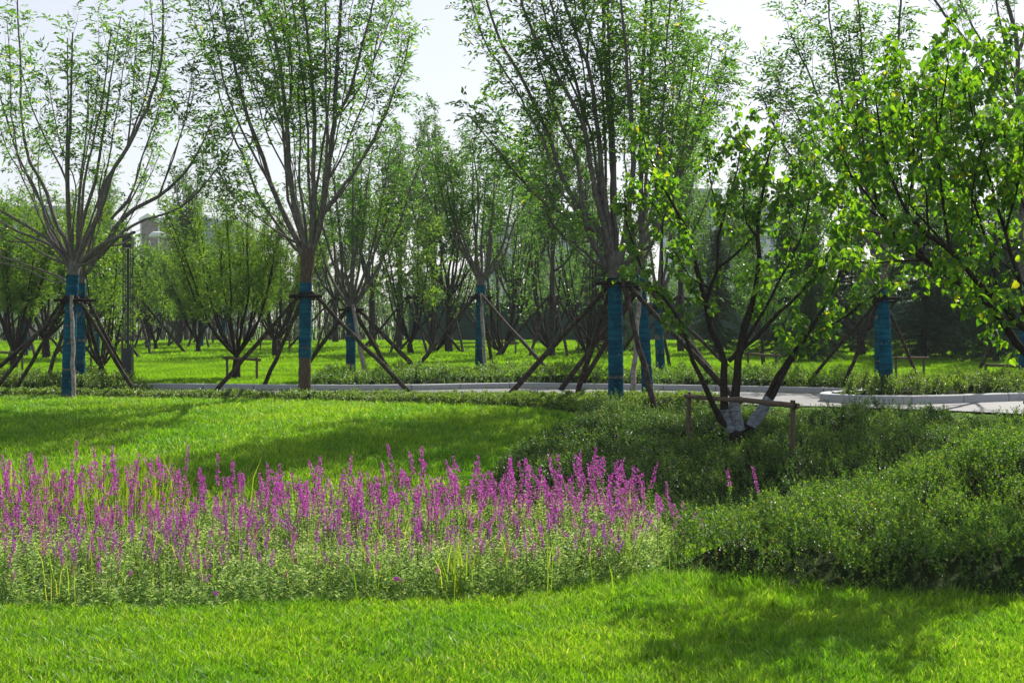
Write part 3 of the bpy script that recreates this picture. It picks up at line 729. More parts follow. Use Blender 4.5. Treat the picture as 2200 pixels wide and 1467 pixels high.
# the two blue-wrapped trunks at far left
YA = 23.2
A_l = [([(160, 572), (200, 548), (232, 520), (252, 484), (283, 450), (341, 423), (385, 388), (423, 334), (457, 259)], 15, 3),
       ([(166, 566), (208, 535), (240, 515), (262, 507), (290, 500)], 13, 6),
       ([(162, 568), (180, 520), (201, 487), (225, 423), (239, 365), (273, 324), (317, 232), (345, 150), (352, 60), (350, 20)], 14, 2.5),
       ([(273, 324), (285, 215), (290, 140), (294, 57)], 5, 1.5),
       ([(160, 560), (172, 500), (184, 453), (205, 395), (215, 340), (225, 260), (235, 190), (248, 110), (258, 40)], 10, 2),
       ([(156, 568), (150, 500), (146, 430), (145, 340), (152, 240), (154, 130), (156, 70)], 13, 3),
       ([(152, 566), (140, 500), (123, 497), (102, 415), (75, 365), (61, 344), (52, 290), (44, 238), (45, 130), (38, 30)], 11, 2),
       ([(154, 562), (147, 480), (147, 392), (125, 345), (99, 307), (78, 255), (61, 211), (42, 140)], 8, 2),
       ([(147, 570), (115, 520), (70, 492), (31, 470), (0, 452), (-45, 420)], 11, 4),
       ([(144, 606), (118, 590), (86, 582), (40, 563), (0, 553), (-60, 535)], 6, 3),
       ([(148, 575), (133, 545), (100, 520), (74, 511), (31, 496), (-10, 470), (-50, 420)], 9, 3),
       ([(150, 565), (118, 500), (90, 440), (50, 360), (22, 290), (0, 210), (-15, 120)], 9, 2),
       ([(158, 560), (176, 480), (178, 400), (200, 300), (222, 210), (231, 130), (238, 60)], 8, 2),
       ([(240, 470), (285, 420), (300, 350), (328, 280), (345, 220), (356, 140)], 6, 1.5),
       ([(341, 423), (372, 340), (395, 270), (410, 200), (415, 130)], 5, 1.5)]
tipm = lambda p, r: r.random(len(p)) < np.clip((p[:, 2] - 3.0) / 1.9, .10, 1)
hero("young_tree", "leftmost blue-wrapped tree, sparse bare grey limbs spreading wide, front of the pair", "tree", None,
     [(147, 835, 29), (149, 760, 27), (151, 700, 25), (154, 640, 24), (156, 600, 25), (158, 575, 27), (160, 560, 22)], A_l, 101, mats, 'ash', ASHS, 'ash', (.104, .038), YA,
     [(846, 590)], .75, .9, .38, mask=tipm, clones=1)
B_l = [([(176, 600), (192, 520), (210, 470), (214, 400), (224, 350)], 9, 2), ([(172, 600), (165, 520), (168, 430), (180, 330), (190, 250), (188, 170)], 9, 2),
       ([(178, 600), (215, 540), (255, 480), (300, 400), (330, 320)], 8, 2), ([(170, 602), (130, 540), (95, 470), (80, 380), (85, 300)], 8, 2)]
hero("young_tree", "slimmer blue-wrapped trunk just right behind the leftmost one, wrap torn midway", "tree", None,
     [(172, 818, 23), (171, 740, 22), (172, 680, 19), (175, 630, 17), (175, 600, 17)], B_l, 102, mats, 'ash', ASHS, 'ash', (.09, .031), 26.0, [(822, 733), (728, 608)], .7, .8, .45, mask=tipm, clones=1)
# centre-left tall tree with bare bark foot
B2 = [([(650, 548), (636, 510), (620, 487), (600, 440), (583, 402), (556, 307), (525, 239), (506, 146), (490, 80), (477, 20)], 15, 3),
      ([(583, 402), (560, 360), (532, 310), (494, 221), (477, 164), (467, 109), (452, 30)], 6, 2),
      ([(655, 548), (648, 487), (630, 430), (624, 392), (617, 273), (607, 170), (593, 85), (562, 10)], 16, 4),
      ([(617, 273), (624, 230), (628, 150), (620, 80), (612, 20)], 7, 3),
      ([(624, 340), (607, 266), (569, 191), (542, 126), (532, 75), (515, 10)], 6, 2),
      ([(622, 400), (617, 368), (586, 317), (562, 252), (542, 184), (520, 130)], 5, 2),
      ([(664, 548), (675, 487), (674, 400), (673, 341), (678, 266), (671, 191), (666, 126), (658, 51), (651, 0)], 14, 4),
      ([(668, 548), (689, 477), (702, 392), (712, 307), (719, 259), (721, 221), (723, 153), (728, 68), (733, 0)], 17, 4),
      ([(719, 259), (747, 211), (764, 153), (781, 85), (799, 20)], 8, 3),
      ([(680, 520), (695, 457), (723, 419), (757, 378), (791, 324), (821, 266), (845, 201), (869, 147), (880, 68)], 10, 2),
      ([(668, 520), (670, 487), (689, 341), (706, 239), (712, 119), (702, 44), (700, 5)], 8, 2),
      ([(652, 530), (620, 512), (593, 497), (566, 477), (532, 450), (484, 405), (470, 360)], 5, 1.5),
      ([(648, 520), (620, 500), (600, 470), (575, 455), (540, 420), (520, 380)], 4, 1.5),
      ([(702, 392), (740, 330), (760, 270), (790, 200), (800, 140), (812, 70)], 5, 2),
      ([(560, 320), (540, 290), (500, 285), (455, 285), (410, 275)], 4, 1.2),
      ([(660, 545), (655, 470), (640, 380), (648, 300), (640, 220), (645, 130), (640, 40)], 8, 2)]
hero("young_tree", "tall tree with bare brown bark foot below its blue wrap, left of centre", "tree", None,
     [(654, 856, 27), (655, 810, 27), (655, 765, 26), (656, 700, 25), (657, 610, 25), (659, 580, 27), (661, 552, 31), (662, 535, 26)], B2, 103, ['bark_brown', 'bark_grey'], 'ash', ASH, 'ash', (.104, .038), 23.3,
     [(768, 606)], .62, .8, .36, clones=1)
def mid(base, fork, w, hgt, n, seed, label, Y, spreadpx, wr, leafmat='ash', frac=.9, cfg=ASH, lf=(.100, .036)):
    r = np.random.default_rng(seed); L = []
    for k in range(n):
        a = (k + .5) / n * 2 - 1 + r.normal(0, .06); top = hgt * (1 - .22 * a * a) * r.uniform(.8, 1.05)
        x0, y0 = fork; pts = [(x0 + a * w * .3, y0)]
        for t in (.12, .3, .55, .8, 1): pts.append((x0 + a * spreadpx * (t ** .65) + r.normal(0, 4), y0 - top * t + r.normal(0, 3)))
        L.append((pts, w * .42, 2))
    return hero("young_tree", label, "tree", None, [(base[0], base[1], w * 1.1), (base[0] * .5 + fork[0] * .5, (base[1] + fork[1]) / 2, w), (fork[0], fork[1] + 8, w), (fork[0], fork[1] - 6, w * .9)],
                L, seed, mats, leafmat, cfg, 'ash', lf, Y, wr, frac, .8, .3, extend=False)
mid((753, 808), (755, 655), 19, 400, 11, 104, "slim blue-wrapped tree with pale upright limbs, right behind the bare-footed tree", 29.8, 150, [(806, 662)], 'ash2', .55)
mid((1031, 797), (1033, 602), 19, 320, 10, 105, "blue-wrapped tree with a neat fan of brown limbs in the middle of the photo", 32.2, 125, [(795, 612)], 'ash2', .85)
# big tree right of centre
E_l = [([(1310, 562), (1300, 520), (1283, 484), (1235, 437), (1208, 385), (1191, 334), (1177, 283), (1153, 239), (1133, 191), (1102, 136), (1072, 82), (1044, 0)], 14, 3),
       ([(1303, 572), (1284, 542), (1266, 500), (1252, 453), (1246, 409), (1247, 365), (1230, 320), (1200, 260), (1175, 190), (1155, 140), (1140, 80)], 13, 2),
       ([(1314, 560), (1300, 490), (1285, 440), (1269, 358), (1254, 266), (1239, 239), (1205, 177), (1170, 119), (1136, 51), (1120, 0)], 15, 4),
       ([(1320, 560), (1306, 480), (1293, 400), (1290, 327), (1280, 250), (1270, 170), (1262, 140), (1239, 78), (1211, 0)], 16, 4),
       ([(1262, 145), (1264, 80), (1278, 0)], 7, 3),
       ([(1254, 266), (1245, 200), (1235, 170), (1218, 126), (1194, 61), (1181, 0)], 8, 3),
       ([(1325, 560), (1318, 480), (1316, 350), (1312, 290), (1307, 222), (1300, 136), (1297, 60), (1295, 0)], 17, 5),
       ([(1332, 560), (1345, 490), (1355, 419), (1361, 358), (1358, 280), (1350, 200), (1345, 110), (1335, 20)], 16, 3),
       ([(1304, 576), (1277, 562), (1257, 539), (1223, 518), (1195, 494), (1172, 450)], 8, 3),
       ([(1340, 575), (1380, 520), (1426, 474), (1460, 385), (1484, 324), (1505, 239), (1518, 170), (1530, 110)], 13, 2),
       ([(1285, 500), (1230, 470), (1170, 440), (1130, 400), (1090, 350), (1050, 300), (1010, 250)], 7, 2),
       ([(1233, 437), (1190, 430), (1140, 410), (1100, 390)], 4, 1.5),
       ([(1400, 500), (1430, 420), (1440, 340), (1450, 250), (1470, 160), (1480, 80)], 7, 2),
       ([(1330, 550), (1375, 470), (1405, 380), (1420, 290), (1428, 200), (1430, 100), (1440, 20)], 8, 2)]
ASHD = dict(lv=[(.21, .80, .62, .14), (.16, .32, .7, .10)], node=.085)
hero("young_tree", "big blue-wrapped tree right of centre with thick grey fork and wide crown", "tree", None,
     [(1323, 864, 33), (1323, 800, 31), (1322, 700, 30), (1321, 600, 28), (1320, 575, 32), (1322, 555, 38), (1324, 540, 30)], E_l, 106, mats, 'ash', ASHD, 'ash', (.104, .038), 22.0,
     [(866, 812), (807, 596)], .68, .9, .30, clones=1)
F_l = [([(1377, 590), (1378, 500), (1376, 400), (1378, 256), (1382, 136), (1389, 0)], 13, 5), ([(1379, 560), (1386, 430), (1392, 300), (1398, 150), (1400, 0)], 9, 4),
       ([(1380, 570), (1410, 500), (1445, 410), (1470, 300), (1490, 200), (1500, 90)], 8, 2), ([(1376, 580), (1360, 500), (1345, 400), (1340, 300), (1345, 180)], 7, 2),
       ([(1382, 500), (1430, 420), (1480, 330), (1530, 250), (1550, 160)], 7, 2), ([(1378, 300), (1420, 230), (1440, 150), (1450, 60)], 5, 2), ([(1390, 400), (1450, 330), (1500, 270), (1540, 200), (1560, 110)], 5, 2)]
hero("young_tree", "leaning blue-wrapped trunk just right of the big centre-right tree", "tree", None,
     [(1392, 842, 24), (1388, 780, 22), (1384, 700, 21), (1378, 620, 19), (1376, 580, 18)], F_l, 107, mats, 'ash', ASHD, 'ash', (.100, .036), 24.6, [(842, 588)], .8, .9, .3)
F2 = [([(1412, 650), (1405, 600), (1398, 540), (1388, 470), (1380, 400)], 9, 2), ([(1415, 650), (1418, 590), (1422, 500), (1425, 400), (1430, 300)], 9, 2), ([(1418, 650), (1440, 590), (1455, 520), (1475, 450), (1490, 380)], 9, 2),
      ([(1418, 640), (1450, 560), (1490, 500), (1520, 430), (1540, 360)], 8, 2), ([(1415, 645), (1385, 600), (1350, 550), (1330, 480)], 7, 2), ([(1420, 640), (1436, 540), (1446, 440), (1460, 340), (1466, 240)], 7, 2)]
hero("young_tree", "slimmest of three blue-wrapped trunks, farthest back right of centre", "tree", None,
     [(1420, 800, 20), (1417, 740, 18), (1414, 680, 17), (1414, 645, 17)], F2, 108, mats, 'ash2', ASH, 'ash', (.100, .036), 31.5, [(799, 655)], .8, .8, .3)
G_l = [([(1897, 600), (1880, 500), (1850, 400), (1800, 290), (1767, 232), (1735, 150), (1700, 75)], 12, 3), ([(1895, 590), (1900, 480), (1905, 380), (1912, 260), (1925, 150), (1935, 20)], 12, 3),
       ([(1893, 560), (1870, 430), (1835, 320), (1805, 210), (1790, 100), (1780, 20)], 10, 2), ([(1900, 580), (1940, 470), (1970, 370), (2000, 250), (2020, 140)], 10, 2),
       ([(1890, 560), (1840, 480), (1780, 420), (1720, 370), (1670, 290), (1630, 190)], 9, 2), ([(1896, 560), (1876, 440), (1868, 320), (1860, 200), (1850, 90), (1845, 20)], 8, 2),
       ([(1850, 400), (1790, 360), (1740, 300), (1690, 210), (1660, 150)], 6, 2), ([(1880, 480), (1850, 360), (1845, 250), (1830, 140), (1822, 50)], 6, 2), ([(1930, 480), (1980, 400), (2040, 310), (2060, 220)], 6, 2), ([(1897, 585), (1930, 530), (1990, 480), (2040, 420)], 7, 2)]
hero("young_tree", "blue-wrapped tree on the kerbed island at right, leafy crown above", "tree", None,
     [(1908, 848, 26), (1904, 780, 25), (1900, 700, 24), (1897, 630, 22), (1895, 590, 24)], G_l, 109, mats, 'ash', ASHD, 'ash', (.104, .038), 22.65, [(842, 615)], 1, .9, .25)
hero("young_tree", "thin blue-wrapped trunk half hidden behind the island tree", "tree", None,
     [(1888, 812, 17), (1887, 700, 16), (1885, 620, 15)], [([(1885, 620), (1870, 520), (1830, 430), (1800, 350)], 8, 2), ([(1886, 620), (1900, 500), (1910, 400), (1940, 300)], 8, 2), ([(1884, 625), (1840, 560), (1790, 500), (1750, 430)], 7, 2)],
     110, mats, 'ash2', ASH, 'ash', (.100, .036), 28.5, [(810, 640)], .8, .8, .3)
K_l = [([(2200, 560), (2196, 400), (2190, 300), (2188, 180), (2186, 95), (2175, 40), (2162, 0)], 18, 6), ([(2190, 330), (2160, 220), (2121, 146), (2070, 82), (2005, 0)], 9, 4), ([(2188, 250), (2150, 160), (2123, 116), (2087, 51), (2064, 7)], 7, 3),
       ([(2190, 110), (2205, 60), (2215, 0)], 9, 4), ([(2186, 180), (2160, 100), (2145, 40), (2140, 0)], 6, 3), ([(2195, 400), (2230, 300), (2260, 200), (2280, 60)], 9, 3), ([(2195, 430), (2160, 340), (2110, 270), (2080, 210)], 6, 2)]
hero("young_tree", "tree at the right edge with smooth pale upper limbs against the sky", "tree", None,
     [(2203, 820, 27), (2202, 700, 25), (2200, 600, 22), (2199, 540, 20)], K_l, 111, mats, 'ash', ASH, 'ash', (.100, .036), 25.5, [(818, 610)], .45, .7, .45)

# multi-stemmed broad-leaved tree on the slope
HT = dict(lv=[(.14, .50, .75, .10), (.11, .20, .8, .05)], node=.062)
YH = 18.0
H_l = [([(1576, 925), (1556, 912), (1545, 897), (1535, 886), (1520, 832), (1491, 785), (1480, 741), (1462, 694), (1433, 646), (1400, 621), (1379, 581), (1365, 545), (1352, 505), (1344, 450), (1341, 409)], 15, 3),
       ([(1574, 925), (1560, 905), (1556, 886), (1556, 814), (1558, 763), (1531, 726), (1524, 683), (1516, 650), (1498, 588), (1487, 541), (1476, 486), (1455, 455), (1420, 390), (1398, 350), (1382, 290)], 20, 3),
       ([(1516, 650), (1530, 605), (1545, 574), (1540, 520), (1554, 477), (1573, 404), (1586, 363), (1592, 290)], 9, 2),
       ([(1545, 574), (1575, 550), (1600, 532), (1625, 502), (1650, 470), (1680, 400)], 6, 2),
       ([(1582, 925), (1578, 868), (1583, 814), (1589, 765), (1596, 705), (1618, 654), (1631, 577), (1627, 512), (1630, 460), (1638, 431), (1641, 380), (1655, 320), (1673, 290)], 24, 3),
       ([(1627, 512), (1600, 480), (1597, 400), (1605, 340), (1600, 270)], 6, 2),
       ([(1589, 765), (1600, 730), (1618, 705), (1655, 643), (1676, 595), (1709, 548), (1730, 480), (1745, 400), (1750, 330)], 10, 2),
       ([(1565, 776), (1596, 748), (1647, 705), (1676, 665), (1720, 635), (1756, 588), (1793, 526), (1810, 450), (1815, 380)], 11, 2),
       ([(1590, 925), (1618, 915), (1636, 894), (1665, 843), (1684, 799), (1713, 755), (1735, 719), (1767, 668), (1796, 617), (1810, 560), (1820, 490)], 15, 3),
       ([(1590, 925), (1609, 912), (1651, 854), (1669, 806), (1709, 752), (1727, 719), (1764, 717), (1789, 694), (1829, 675), (1851, 654), (1884, 632), (1909, 610)], 15, 3),
       ([(1476, 486), (1450, 480), (1420, 450), (1380, 430)], 5, 1.5), ([(1524, 618), (1490, 600), (1470, 580), (1450, 540)], 4, 1.5),
       ([(1433, 646), (1420, 600), (1424, 540), (1424, 480), (1426, 420), (1424, 330)], 5, 1.5), ([(1554, 477), (1530, 420), (1520, 350), (1515, 300)], 5, 1.5),
       ([(1709, 548), (1700, 500), (1690, 430), (1700, 360)], 5, 1.5)]
hero("multi_stem_tree", "dark multi-stemmed tree with heart-shaped leaves standing in the low shrubs", "tree", None,
     [(1585, 932, 40), (1583, 924, 30)], H_l, 120, ['bark_dark'], 'heart', HT, 'heart', (.082, .070), YH, None, 1.0, .6, .33, extend=False)
rootH = [o for o in bpy.data.objects if o.name == "multi_stem_tree"][0]
for pts2, w in (([(1589, 925), (1578, 880), (1579, 852)], 24), ([(1618, 917), (1636, 894), (1656, 858)], 15), ([(1609, 914), (1632, 880), (1651, 854)], 15), ([(1574, 926), (1560, 905), (1557, 880)], 20)):
    dd = [P(x, y, YH - .02) for x, y in pts2]; q = spline(dd, .03)
    t_ = MB(); tube(t_, q, w / 2 / (F / YH) * 1.04 * (1 + .05 * np.sin(np.arange(len(q)) * 2.1)), 14, 0, True, wob=.02); t_.build("stem_wrap", M['wrapwhite'], rootH, np.array(rootH.location))

YI = 12.6
I_l = [([(2330, 880), (2260, 800), (2200, 763), (2171, 719), (2142, 668), (2109, 640), (2073, 617), (2044, 595), (1989, 559), (1945, 534), (1920, 505), (1895, 465), (1880, 420), (1862, 340), (1850, 270)], 24, 3),
       ([(2340, 860), (2270, 760), (2200, 701), (2175, 686), (2142, 643), (2120, 628), (2084, 585), (2040, 537), (1996, 505), (1960, 472), (1945, 450), (1915, 380), (1890, 300), (1880, 220)], 24, 3),
       ([(2142, 668), (2120, 665), (2080, 640), (2045, 610)], 8, 3),
       ([(2040, 537), (2025, 440), (2018, 370), (2014, 290), (2010, 200)], 8, 2), ([(1989, 559), (1930, 560), (1880, 570), (1840, 560), (1800, 560)], 6, 1.5),
       ([(1989, 559), (1950, 500), (1900, 480), (1850, 440), (1800, 420), (1760, 390)], 8, 2), ([(1895, 465), (1850, 400), (1810, 350), (1790, 280)], 6, 2),
       ([(2200, 701), (2190, 600), (2160, 500), (2130, 400), (2100, 300), (2080, 200), (2070, 130)], 12, 2), ([(2142, 643), (2130, 560), (2110, 480), (2080, 400), (2050, 310), (2040, 220)], 9, 2),
       ([(2300, 780), (2270, 650), (2240, 520), (2220, 400), (2200, 300), (2190, 230)], 14, 3), ([(1945, 450), (1960, 380), (1965, 300), (1960, 220), (1950, 170)], 7, 2),
       ([(1996, 505), (1990, 430), (1980, 340), (1985, 250), (1990, 180)], 6, 2), ([(2084, 585), (2090, 500), (2085, 420), (2100, 340), (2130, 260)], 6, 2), ([(2240, 520), (2200, 450), (2170, 350), (2150, 260)], 7, 2),
       ([(2040, 537), (1990, 480), (1950, 430), (1925, 350), (1915, 260), (1905, 180)], 6, 2), ([(1850, 440), (1830, 380), (1800, 320), (1770, 290)], 4, 2), ([(2073, 617), (2040, 600), (2000, 590), (1960, 600)], 5, 2),
       ([(2200, 610), (2130, 540), (2080, 480), (2030, 420), (1990, 370)], 6, 2), ([(2160, 500), (2180, 420), (2195, 360), (2200, 290)], 6, 2), ([(1920, 505), (1860, 500), (1820, 480), (1790, 500)], 5, 2), ([(2100, 300), (2090, 220), (2100, 150), (2095, 90)], 5, 2), ([(1965, 300), (1945, 230), (1930, 170), (1935, 130)], 5, 2), ([(2014, 290), (2030, 200), (2040, 140), (2030, 100)], 5, 2), ([(1862, 340), (1840, 300), (1835, 240), (1845, 200)], 5, 2), ([(2200, 300), (2190, 220), (2170, 150), (2175, 100)], 6, 2)]
HT2 = dict(lv=[(.11, .50, .75, .08), (.10, .20, .8, .04)], node=.058)
hero("broadleaf_tree", "near tree leaning in from the right edge, glowing yellow-green rounded leaves", "tree", None,
     [(2342, 1010, 46), (2340, 900, 40), (2335, 850, 36)], I_l, 121, ['bark_dark'], 'heart', HT2, 'heart', (.068, .058), YI, None, .74, .6, .2, extend=False)

# ------------------------------------------------------------ stakes and props
def support(label, trunkx, tiey, Y, feet, w=9, pale=(), tw=24, bars=True, group="wooden prop sets of the staked trees"):
    """feet: pixel points where each pole meets the ground (or Y given)"""
    s = F / Y; c = P(trunkx, tiey, Y); root = empty("tree_support", on(trunkx, Y)); off = np.array(root.location)
    tag(root, label, "tree stakes", group); tr = tw / 2 / s
    for k, ft in enumerate(feet):
        if len(ft) == 3: b = on(ft[0], ft[2])
        else: b = ground_at(ft[0], ft[1], 16)
        b = b + np.array([0, 0, -.06]); h = b - c; h[2] = 0; h = unit(h)
        top = c + h * (tr + .05) + np.array([0, 0, RNG.uniform(.0, .06)]); d = unit(top - b); top = top + d * .10
        n = 9; q = np.linspace(b, top, n) + RNG.normal(0, .007, (n, 3)); q[1:-1, 2] += .02 * np.sin(np.linspace(0, pi, n))[1:-1] * RNG.uniform(-1, 1)
        r0 = w / 2 / s; mb = MB(); tube(mb, q, np.linspace(r0 * 1.12, r0 * .85, n) * (1 + RNG.normal(0, .03, n)), 8, 0, True, wob=.03)
        mb.build("pole", M['pole_pale' if k in pale else 'pole'], root, off)
    if bars:
        L = tr + .17
        for k in range(4):
            a = k * pi / 2 + .15; u = np.array([cos(a), sin(a), 0]); v = np.array([-sin(a), cos(a), 0]); m = c + u * (tr + .03) + np.array([0, 0, (k % 2) * .045 - .02])
            mb = MB(); tube(mb, np.linspace(m - v * L, m + v * L, 5) + RNG.normal(0, .004, (5, 3)), .024 * (w / 9) ** .5, 7, 0, True, wob=.05); mb.build("crossbar", M['binding'], root, off)
        mb = MB(); aa = np.linspace(0, 2 * pi * 3, 40); q = np.stack([c[0] + np.cos(aa) * (tr + .02), c[1] + np.sin(aa) * (tr + .02), c[2] + .02 + aa * .004], 1)
        tube(mb, q, .008, 5, 0, True); mb.build("binding", M['binding'], root, off)
    return root
support("prop poles of the leftmost blue-wrapped tree, one with peeling pale bark in front", 153, 648, YA, [(-30, 0, 23.6), (22, 0, 24.6), (159, 0, 22.72), (300, 0, 24.3)], 9, (2,), 24)
support("prop poles of the slimmer trunk behind the leftmost tree, reaching behind the lamp post", 175, 648, 26.0, [(-60, 790, 27.5), (90, 0, 25.6), (292, 0, 26.8), (230, 0, 29)], 9, (), 18)
support("prop poles of the bare-footed tree left of centre, widest splayed of all", 657, 640, 23.3, [(452, 0, 25.2), (905, 0, 22.9), (560, 0, 27)], 10, (), 26)
support("prop poles of the slim tree behind the bare-footed tree", 755, 668, 29.8, [(640, 0, 31.5), (922, 0, 29.4), (788, 0, 28.9), (842, 0, 32)], 10, (2,), 19)
support("prop poles of the tree with a neat fan of limbs in the middle", 1032, 641, 32.2, [(880, 0, 31.5), (1206, 0, 28.6), (1042, 0, 31.4), (1060, 0, 34)], 8, (2,), 19)
support("prop poles of the big tree right of centre, thick and dark", 1321, 612, 22.0, [(1086, 0, 24.6), (1416, 0, 21.3), (1600, 0, 21.9), (1238, 0, 24.6)], 12, (), 29)
support("prop poles of the leaning trunk beside the big tree", 1379, 620, 24.6, [(1198, 0, 26.6), (1357, 0, 23.6), (1560, 0, 26.4), (1240, 0, 27.4)], 11, (1,), 20)
support("prop poles of the slimmest of the three trunks right of centre", 1414, 662, 31.5, [(1300, 0, 33), (1546, 0, 30.5), (1440, 0, 34.5), (1580, 0, 32.5)], 8, (), 17)
support("prop poles of the island tree at right", 1896, 645, 22.65, [(1715, 0, 26.4), (1802, 0, 25.2), (1990, 0, 25.6), (1900, 0, 27)], 8, (), 24)
support("prop poles of the tree at the right edge", 2200, 650, 25.5, [(2075, 0, 27.0), (2330, 0, 25), (2260, 0, 28), (2210, 0, 24.2)], 8, (), 24)

def rail(label, a, b, h, hgt2=None, r=.028, wide=.0, mats='rail'):
    """a, b: ground points of the two posts"""
    a = np.array(a, float); b = np.array(b, float); root = empty("rail_support", (a + b) / 2); off = np.array(root.location); tag(root, label, "wooden rail", "low wooden rails holding up small trees")
    d = unit(b - a); u = np.array([0, 0, 1.])
    for p, ov in ((a, 0), (b, .03)):
        mb = MB(); tube(mb, np.linspace(p - u * .1, p + u * (h + ov), 6) + RNG.normal(0, .002, (6, 3)), r * .95, 10, 0, True, wob=.02); mb.build("post", M['rail'], root, off)
    t0, t1 = a + u * (h + r * .2) - d * .09, b + u * (h - .02) + d * .10; fr = np.array([0, -r * 1.1, 0])
    mb = MB(); tube(mb, np.linspace(t0 + fr, t1 + fr, 9) + RNG.normal(0, .002, (9, 3)), r * np.linspace(.92, 1.15, 9), 12, 0, True, wob=.015); mb.build("crossbar", M['rail'], root, off)
    for p in (a, b):
        mb = MB(); aa = np.linspace(0, 2 * pi * 2, 26); c = p + u * (h - .0) + fr * .5
        q = np.stack([c[0] + np.cos(aa) * r * 1.25, c[1] + np.sin(aa) * r * 2.0, c[2] + np.sin(aa * .5) * r], 1); tube(mb, q, .005, 4, 0, True); mb.build("tie", M['binding'], root, off)
    return root
pa = on(1480, 18.2); pb = on(1703, 17.2)
ha = P(0, 850, 18.2)[2]
pa[2] = gz(pa[0], pa[1]); pb[2] = gz(pb[0], pb[1]); 
def rail2(label, a, b, za, zb, r=.028):
    hA, hB = za - a[2], zb - b[2]; root = rail(label, a, (b[0], b[1], b[2]), hA, r=r)
    for o in root.children:
        if o.name.startswith("crossbar"):
            pass
    return root
# near rail: crossbar falls slightly to the right, so it is set out by hand
root = empty("rail_support", (pa + pb) / 2); off = np.array(root.location); tag(root, "weathered round wooden rail in front of the dark multi-stemmed tree", "wooden rail", "low wooden rails holding up small trees")
za, zb = P(0, 850, 18.2)[2], P(0, 870, 17.2)[2]
for p, z in ((pa, za), (pb, zb + .06)):
    mb = MB(); tube(mb, np.linspace(p - np.array([0, 0, .1]), np.array([p[0], p[1], z]), 7) + RNG.normal(0, .002, (7, 3)), .031, 12, 0, True, wob=.02); mb.build("post", M['rail'], root, off)
t0 = np.array([pa[0] - .06, pa[1] - .05, za - .0]); t1 = np.array([pb[0] + .06, pb[1] - .06, zb - .01])
tm = t0 * .5 + t1 * .5 + np.array([0, 0, .005])
mb = MB(); tube(mb, np.linspace(t0, tm, 8) + RNG.normal(0, .0015, (8, 3)), np.linspace(.027, .031, 8), 12, 0, True, wob=.015); mb.build("crossbar", M['rail'], root, off)
mb = MB(); tube(mb, np.linspace(tm + np.array([-.06, -.03, .02]), t1, 8) + RNG.normal(0, .0015, (8, 3)), np.linspace(.031, .036, 8), 12, 0, True, wob=.015); mb.build("crossbar", M['rail'], root, off)
for c in (t0 + np.array([.05, 0, 0]), tm, t1 - np.array([.06, 0, 0])):
    mb = MB(); aa = np.linspace(0, 2 * pi * 2.2, 30); q = np.stack([c[0] + aa * .002, c[1] + .02 + np.cos(aa) * .06, c[2] + np.sin(aa) * .045], 1); tube(mb, q, .005, 5, 0, True); mb.build("tie", M['binding'], root, off)

rail("end of a wooden rail at the right edge beside the path", on(2212, 18.9), on(2390, 18.4), .30, r=.045)
rail("low wooden rail under the willow-like bush tree left of centre", on(488, 29.6), on(552, 29.2), .42)
rail("low wooden rail behind the lamp post at left", on(196, 33.5), on(262, 33.2), .95)
rail("dark low wooden rail in the middle distance right of the fan-limbed tree", on(1054, 43), on(1108, 42.5), .42)
rail("low wooden rail between the dark stems, behind the big prop poles", on(1243, 43.5), on(1302, 43), .42)
rail("low wooden rail around the small sapling right of centre", on(1607, 31.5), on(1668, 31.0), .42)
rail("low wooden rail far left at the photo's edge", on(-10, 33), on(48, 32.6), .42)
rail("distant low wooden rail behind the willow-like bush tree", on(560, 46), on(622, 45.5), .42)
rail("low wooden rail beside the island tree at right", on(1925, 29), on(1985, 29.2), .45)
rail("low wooden rail in tall grass near the right edge", on(2118, 27.6), on(2250, 27.4), .42)

# ------------------------------------------------------------ lamp post
def lamp(label, px, Y, h, w=.20):
    b = on(px, Y); root = empty("lamp_post", b); tag(root, label, "lamp post"); off = np.array(root.location)
    x, y, z = b; hw = w / 2; hb = h * .27; ct = h * .07
    m = MB(); box(m, (x - hw, y - hw, z - .1), (x + hw, y + hw, z + hb)); box(m, (x - hw - .003, y - hw - .003, z + hb), (x + hw + .003, y + hw + .003, z + hb + .012)); m.build("base", M['lampmetal'], root, off)
    m = MB(); box(m, (x - hw * .25, y - hw * .25, z + hb + .012), (x + hw * .25, y + hw * .25, z + h - ct)); m.build("column", M['lampmetal'], root, off)
    for sx, sy in ((-1, -1), (1, -1), (-1, 1), (1, 1)):
        m = MB(); cx, cy = x + sx * (hw - .013), y + sy * (hw - .013); box(m, (cx - .008, cy - .008, z + hb + .012), (cx + .008, cy + .008, z + h - ct)); m.build("rod", M['lampmetal'], root, off)
    m = MB(); box(m, (x - hw, y - hw, z + h - ct), (x + hw, y + hw, z + h)); box(m, (x - hw - .004, y - hw - .004, z + h), (x + hw + .004, y + hw + .004, z + h + .01)); cp = m.build("lamp_head", M['lampmetal'], root, off)
    m = MB(); box(m, (x - hw * .7, y - hw * .7, z + h - ct - .02), (x + hw * .7, y + hw * .7, z + h - ct)); m.build("lens", M['white'], cp)
    m2 = cp.children[0]; m2.data.transform(__import__('mathutils').Matrix.Translation(-Vector(tuple(off))))
lamp("tall dark grey square lamp post with four thin rods beside the left trees", 275, 26.6, 2.86, .17)
lamp("small distant grey lamp post behind the left-edge prop poles", 61, 47, 2.9)

